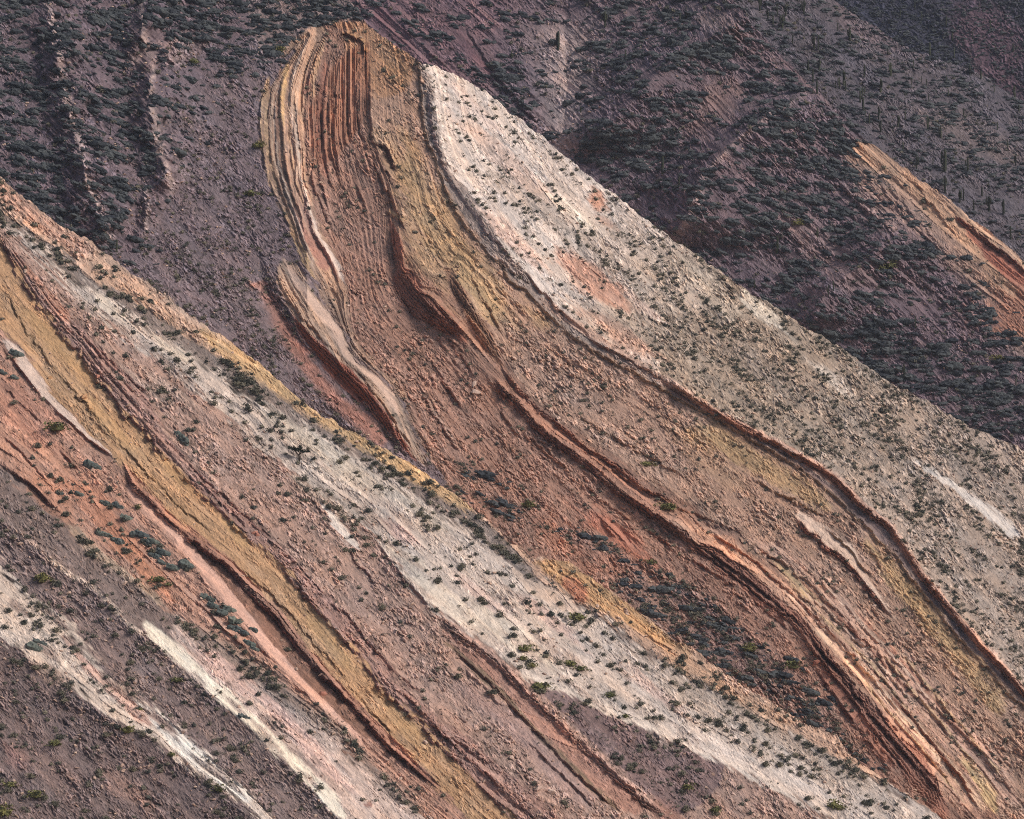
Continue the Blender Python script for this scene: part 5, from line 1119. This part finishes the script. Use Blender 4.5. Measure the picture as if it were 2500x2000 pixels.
# --- yellow-green bushes
lime = [('12', 1470, 560, 110), ('12', 1150, 740, 90), ('12', 1140, 790, 60), ('12', 1420, 820, 80), ('12', 1480, 850, 80), ('12', 1240, 960, 110), ('12', 1650, 1010, 70), ('12', 1200, 830, 60), ('22', 1040, 1645, 90), ('22', 1080, 1665, 70), ('02', 930, 330, 80), ('02', 980, 360, 60), ('01', 810, 1440, 60), ('11', 1860, 1190, 70), ('00', 1140, 370, 80), ('21', 1330, 40, 70), ('20', 1370, 1560, 90), ('20', 830, 1310, 70), ('02', 60, 1530, 90), ('02', 1000, 1350, 60), ('02', 820, 1085, 40), ('02', 1030, 920, 70), ('11', 1170, 1425, 80), ('11', 2000, 1440, 90), ('21', 60, 1440, 110), ('22', 550, 740, 100), ('22', 800, 840, 110), ('00', 1510, 860, 80), ('00', 1640, 300, 80), ('00', 1470, 1140, 90), ('21', 2010, 570, 80), ('12', 1740, 1130, 50), ('02', 1280, 1560, 90), ('01', 330, 980, 120), ('02', 250, 330, 120), ('02', 20, 1690, 130), ('02', 740, 1210, 90), ('02', 210, 1590, 100), ('02', 320, 1290, 80), ('22', 350, 1680, 80), ('12', 2100, 1540, 80), ('12', 1890, 230, 80)]
itl = []
for t, x, y, s in lime:
    p = T(t, x, y)[0]
    h = A if p[1] > cA(p[0]) else (B if p[1] > cB(p[0]) else C)
    v = nearest(h, *p); itl.append((h, v, s * TS * .85 * h.mpp.ravel()[v], rng.random() * 6, (1.1, 1, .8), 0))
individuals('green_bush', 'bush', SHRUB_T, M_LIME, itl, lambda h, v: spot(h, v, f"green bush on the {bedphrase(h, v)}"), lambda h, v: 'yellow-green bushes on the slopes')

# --- fallen stones
allR = []
for h, n_per, lo, hi in ((A, .0048, 2.6, 14), (B, .0040, 2.6, 11), (C, .0014, 2.6, 8)):
    pt = np.clip(.2 + 1.4 * sstep(-.1, .5, fbm(h.u / 45, h.w / 30, 611, 3)), 0, 2)
    vi = scatter(h, np.clip(h.rub - .25, 0, 1) * pt, n_per, hid[h.name])
    s = sizes_px(len(vi), lo, hi, 3.5)
    allR += [(h, int(v), float(x)) for v, x in zip(vi, s)]
allR.sort(key=lambda t: -t[2])
individuals('fallen_stone', 'stone', STONE_T, M_STONE, [(h, v, s * h.mpp.ravel()[v], rng.random() * 6.28, (1, 1, 1), rng.normal() * .3 + .5) for h, v, s in allR[:300]],
            lambda h, v: spot(h, v, f"stone on the {bedphrase(h, v)}"), lambda h, v: f"fallen stones on the {where[h.name]}")
for h in HILLS:
    it = [(v, s) for hh, v, s in allR[300:] if hh is h]
    if not it: continue
    v = np.array([a for a, _ in it]); s = np.array([b for _, b in it])
    crowd('stone_rubble', STONE_T, h.pos.reshape(-1, 3)[v], s * h.mpp.ravel()[v], rng.random(len(v)) * 6.28, M_STONES, f'loose stone rubble of the {where[h.name]}', rng.random(len(v)), tilt=rng.normal(size=len(v)) * .3)

# --- single boulders and fallen slabs
rocks = [('02', 1890, 1000, 62, 0), ('12', 1075, 1365, 44, 1), ('12', 1235, 1548, 52, 1), ('12', 1305, 1565, 50, 1), ('22', 945, 815, 62, 0), ('01', 570, 672, 44, 0), ('01', 495, 790, 62, 2), ('01', 530, 855, 50, 2), ('02', 612, 300, 30, 1), ('02', 725, 350, 42, 1), ('02', 1075, 1215, 34, 1), ('11', 865, 770, 70, 1), ('11', 865, 712, 60, 1), ('01', 1490, 1590, 44, 0), ('02', 1500, 60, 50, 0), ('01', 1270, 775, 40, 1), ('01', 300, 680, 34, 2), ('12', 570, 1275, 40, 1), ('12', 985, 1210, 44, 1), ('11', 120, 255, 26, 1), ('22', 1290, 480, 36, 1), ('22', 2080, 1170, 30, 1)]
M_BOULD = [leaf_material('red_boulder', (150, 100, 86), (168, 118, 102)), leaf_material('pale_boulder', (176, 150, 138), (196, 172, 158)), leaf_material('ochre_boulder', (166, 128, 98), (180, 142, 106))]
for k_, nm in enumerate(('reddish boulder', 'pale flat boulder', 'ochre boulder')):
    itr = []
    for t, x, y, s_, kk in rocks:
        if kk != k_: continue
        p = T(t, x, y)[0]; h = A if p[1] > cA(p[0]) else B
        v = nearest(h, *p); itr.append((h, v, s_ * TS * h.mpp.ravel()[v], rng.random() * 6.28, (1, 1, 1.1), rng.normal() * .2 + .3))
    individuals('boulder', 'boulder', STONE_T, M_BOULD[k_], itr, lambda h, v: spot(h, v, f"{nm} on the {bedphrase(h, v)}"), lambda h, v: 'boulders lying on the slopes')
# --- cacti
def tube(path, rad, ns=8):
    path = np.array(path, float); V = []; F = []
    for i, p in enumerate(path):
        d = path[min(i + 1, len(path) - 1)] - path[max(i - 1, 0)]; d /= np.linalg.norm(d)
        a = np.cross(d, (0.2, 1, .1)); a /= np.linalg.norm(a); b = np.cross(d, a)
        for k in range(ns):
            t = 2 * math.pi * k / ns; rr = rad[i] * (1.0 if k % 2 else .84)
            V.append(p + (a * math.cos(t) + b * math.sin(t)) * rr)
    for i in range(len(path) - 1):
        for k in range(ns):
            q0 = i * ns + k; q1 = i * ns + (k + 1) % ns
            F += [(q0, q1, q1 + ns), (q0, q1 + ns, q0 + ns)]
    V.append(path[-1] + (0, 0, rad[-1] * .6)); o = len(V) - 1
    for k in range(ns): F.append(((len(path) - 1) * ns + k, (len(path) - 1) * ns + (k + 1) % ns, o))
    return np.array(V), np.array(F)
STEM = [make_mesh('stem', *tube([(0, 0, -.05), (0, 0, .2), (.004, 0, .6), (0.0, 0, .9), (0, 0, .97)], [r_ * .9, r_ * 1.05, r_, r_ * .85, r_ * .45]), None, M_CACT) for r_ in (.07, .085, .06)]
ARM = []
for a0, z0, z1, dx in ((0, .35, .85, .13), (2.6, .42, .78, .12), (1.2, .3, .92, .15), (4.0, .5, .8, .11)):
    c_, s_ = math.cos(a0) * dx, math.sin(a0) * dx
    ARM.append(make_mesh('arm', *tube([(0, 0, z0), (c_ * .6, s_ * .6, z0 + .02), (c_, s_, z0 + .09), (c_, s_, z1 - .08), (c_, s_, z1)], [.045, .055, .055, .05, .03]), None, M_CACT))
cact = [('10', 1350, 290, 115, 1), ('10', 1620, 155, 95, 3), ('10', 1740, 350, 60, 0), ('10', 1080, 340, 50, 0), ('10', 1480, 660, 40, 0), ('20', 145, 130, 60, 0), ('20', 610, 60, 90, 3), ('20', 660, 110, 60, 1), ('20', 715, 90, 70, 0), ('20', 760, 95, 70, 2), ('20', 745, 170, 90, 3), ('20', 690, 150, 60, 0), ('20', 800, 260, 60, 1), ('20', 870, 80, 80, 2), ('20', 930, 290, 90, 3), ('20', 950, 290, 90, 0), ('20', 890, 420, 70, 0), ('20', 920, 480, 80, 0), ('20', 945, 550, 80, 1), ('20', 960, 420, 80, 2), ('20', 1055, 510, 40, 0), ('20', 1080, 520, 70, 1), ('20', 1100, 500, 90, 2), ('20', 1115, 530, 60, 0), ('20', 1220, 450, 80, 2), ('20', 1195, 600, 70, 0), ('20', 1210, 580, 80, 1), ('20', 1215, 650, 80, 0), ('20', 1305, 700, 80, 1), ('20', 1320, 540, 80, 2), ('20', 1320, 770, 70, 1), ('20', 1250, 720, 60, 0), ('20', 1225, 690, 50, 0), ('20', 1065, 180, 50, 0), ('20', 1135, 240, 80, 2), ('20', 1380, 440, 80, 1), ('20', 1510, 410, 60, 0), ('20', 1605, 320, 80, 1), ('20', 1515, 60, 60, 0), ('20', 1420, 740, 70, 1), ('20', 1460, 700, 60, 0), ('20', 1595, 760, 80, 1), ('20', 1670, 810, 80, 1), ('20', 1690, 1000, 130, 1), ('20', 1695, 1000, 100, 0), ('20', 1695, 1130, 110, 1), ('20', 1530, 990, 80, 1), ('20', 1450, 880, 60, 0), ('20', 1620, 970, 50, 0), ('20', 1825, 1010, 100, 1), ('20', 1780, 1190, 80, 3), ('20', 1800, 1170, 70, 0), ('20', 1950, 1230, 90, 2), ('20', 1910, 1150, 60, 0), ('20', 1860, 1230, 60, 0), ('20', 2035, 1250, 90, 1), ('20', 2080, 1400, 80, 0), ('20', 1745, 340, 60, 0), ('20', 1840, 440, 60, 1), ('20', 1905, 460, 50, 0), ('20', 2100, 580, 80, 1), ('20', 2125, 660, 50, 0), ('20', 1980, 540, 50, 0), ('20', 1600, 600, 50, 0), ('20', 1640, 560, 40, 0), ('20', 1805, 680, 50, 0), ('20', 1850, 640, 40, 0), ('20', 2000, 760, 50, 0), ('20', 2060, 860, 50, 0), ('20', 2110, 970, 60, 1), ('20', 1680, 1090, 60, 0), ('20', 1745, 960, 50, 0), ('20', 1500, 500, 40, 0), ('20', 1560, 480, 40, 0), ('20', 1710, 560, 40, 0), ('20', 40, 1000, 80, 0), ('20', 95, 860, 60, 0), ('20', 140, 1100, 60, 1), ('20', 265, 880, 50, 0), ('20', 610, 990, 60, 0), ('20', 715, 1480, 100, 0), ('20', 945, 1390, 60, 0), ('21', 1455, 690, 100, 2), ('21', 1520, 380, 70, 0), ('21', 1010, 190, 60, 1), ('21', 1040, 170, 60, 0), ('21', 580, 150, 50, 0), ('21', 710, 170, 40, 0), ('21', 2110, 720, 50, 0), ('10', 2020, 830, 50, 0), ('10', 1960, 1020, 110, 0), ('10', 2055, 1100, 70, 1), ('00', 145, 525, 60, 0), ('00', 465, 570, 50, 0), ('00', 648, 790, 50, 0), ('00', 685, 1475, 80, 0), ('00', 120, 790, 50, 0), ('20', 130, 200, 50, 0), ('20', 180, 70, 40, 0), ('20', 450, 300, 40, 0), ('20', 1360, 320, 40, 0), ('20', 1700, 480, 40, 0), ('20', 1590, 500, 40, 0), ('20', 2010, 420, 0, 0), ('10', 1300, 870, 0, 0), ('20', 1700, 150, 60, 0), ('20', 1890, 60, 50, 0), ('20', 1960, 160, 50, 0), ('20', 2090, 300, 50, 1), ('20', 1740, 240, 50, 0), ('20', 1850, 230, 40, 0), ('20', 1560, 120, 50, 0), ('20', 1430, 100, 50, 0), ('20', 1990, 300, 40, 0)]
for t, x, y, hpx, na in cact:
    if hpx <= 0: continue
    p = T(t, x, y)[0]
    if p[1] > cB(p[0]): h = B
    elif p[1] > cC(p[0]) : h = C
    elif p[1] > cE(p[0]): h = E
    else: h = D
    if h is B and p[0] > 700: continue
    v = nearest(h, *p); q = h.pos.reshape(-1, 3)[v]; s = hpx * TS * h.mpp.ravel()[v]
    stem = STEM[rng.integers(0, 3)]
    o = bpy.data.objects.new('cardon_cactus', None if na else stem); COL.objects.link(o)
    o.location = [float(a) for a in q]; o.scale = (s, s, s); o.rotation_euler = (rng.normal() * .02, rng.normal() * .02, rng.random() * 6.28)
    o['category'] = 'cactus'; o['group'] = f"tall cacti on the {where[h.name]}"
    o['label'] = spot(h, v, f"{'tall' if hpx > 75 else 'short'} {'many-armed' if na > 1 else 'one-armed' if na else 'single-stemmed'} cactus")
    if na: link('stem', stem, o)
    for k in range(na): link('arm', ARM[(k + int(x)) % 4], o)

# --- the lone tree
p = T('01', 1750, 1165)[0]; v = nearest(A, *p); q = A.pos.reshape(-1, 3)[v]; sc_ = float(A.mpp.ravel()[v]) * 38
tree = bpy.data.objects.new('lone_tree', None); COL.objects.link(tree); tree.location = [float(a) for a in q]
tree['category'] = 'tree'; tree['label'] = 'dark flat-topped little tree standing alone on the limestone bed'
M_BARK = leaf_material('bark', (52, 44, 40), (60, 50, 44))
vv = []; ff = []; o_ = 0
for path, rad in (([(0, 0, -.1), (.03, 0, .2), (-.02, .02, .42), (-.2, .03, .62), (-.42, 0, .8)], [.07, .055, .045, .03, .012]), ([(-.02, .02, .40), (.12, -.03, .55), (.38, 0, .66), (.6, .02, .66)], [.045, .035, .025, .01]), ([(0, 0, .4), (.05, .1, .6), (.05, .15, .85)], [.04, .03, .012])):
    a, f = tube(path, rad, 6); vv.append(a); ff.append(f + o_); o_ += len(a)
link('trunk', make_mesh('trunk', np.concatenate(vv) * sc_, np.concatenate(ff), None, M_BARK), tree)
r = np.random.default_rng(5); vv = []; ff = []; o_ = 0
for cx_, cz_, rx_, rz_, n_ in ((-.42, .86, .34, .13, 90), (-.1, .78, .3, .16, 80), (.05, .92, .22, .12, 50), (.35, .7, .3, .12, 80), (.62, .66, .16, .08, 30), (-.65, .92, .14, .07, 24)):
    for i in range(n_):
        d = r.normal(size=3); d /= np.linalg.norm(d); pp = np.array([cx_, 0, cz_]) + d * (rx_, rx_ * .8, rz_) * r.random() ** .4
        a = r.normal(size=3) * .045; b = r.normal(size=3) * .035
        vv.append(np.array([pp - a, pp + b, pp + a, pp - b])); ff.append(np.array([(0, 1, 2), (0, 2, 3)]) + o_); o_ += 4
link('crown', make_mesh('crown', np.concatenate(vv) * sc_, np.concatenate(ff), None, M_TREE), tree)
print('tris', sum(len(m.polygons) for m in bpy.data.meshes))
print('shrubs', len(allS), 'cushions', len(allC), 'stones', len(allR))
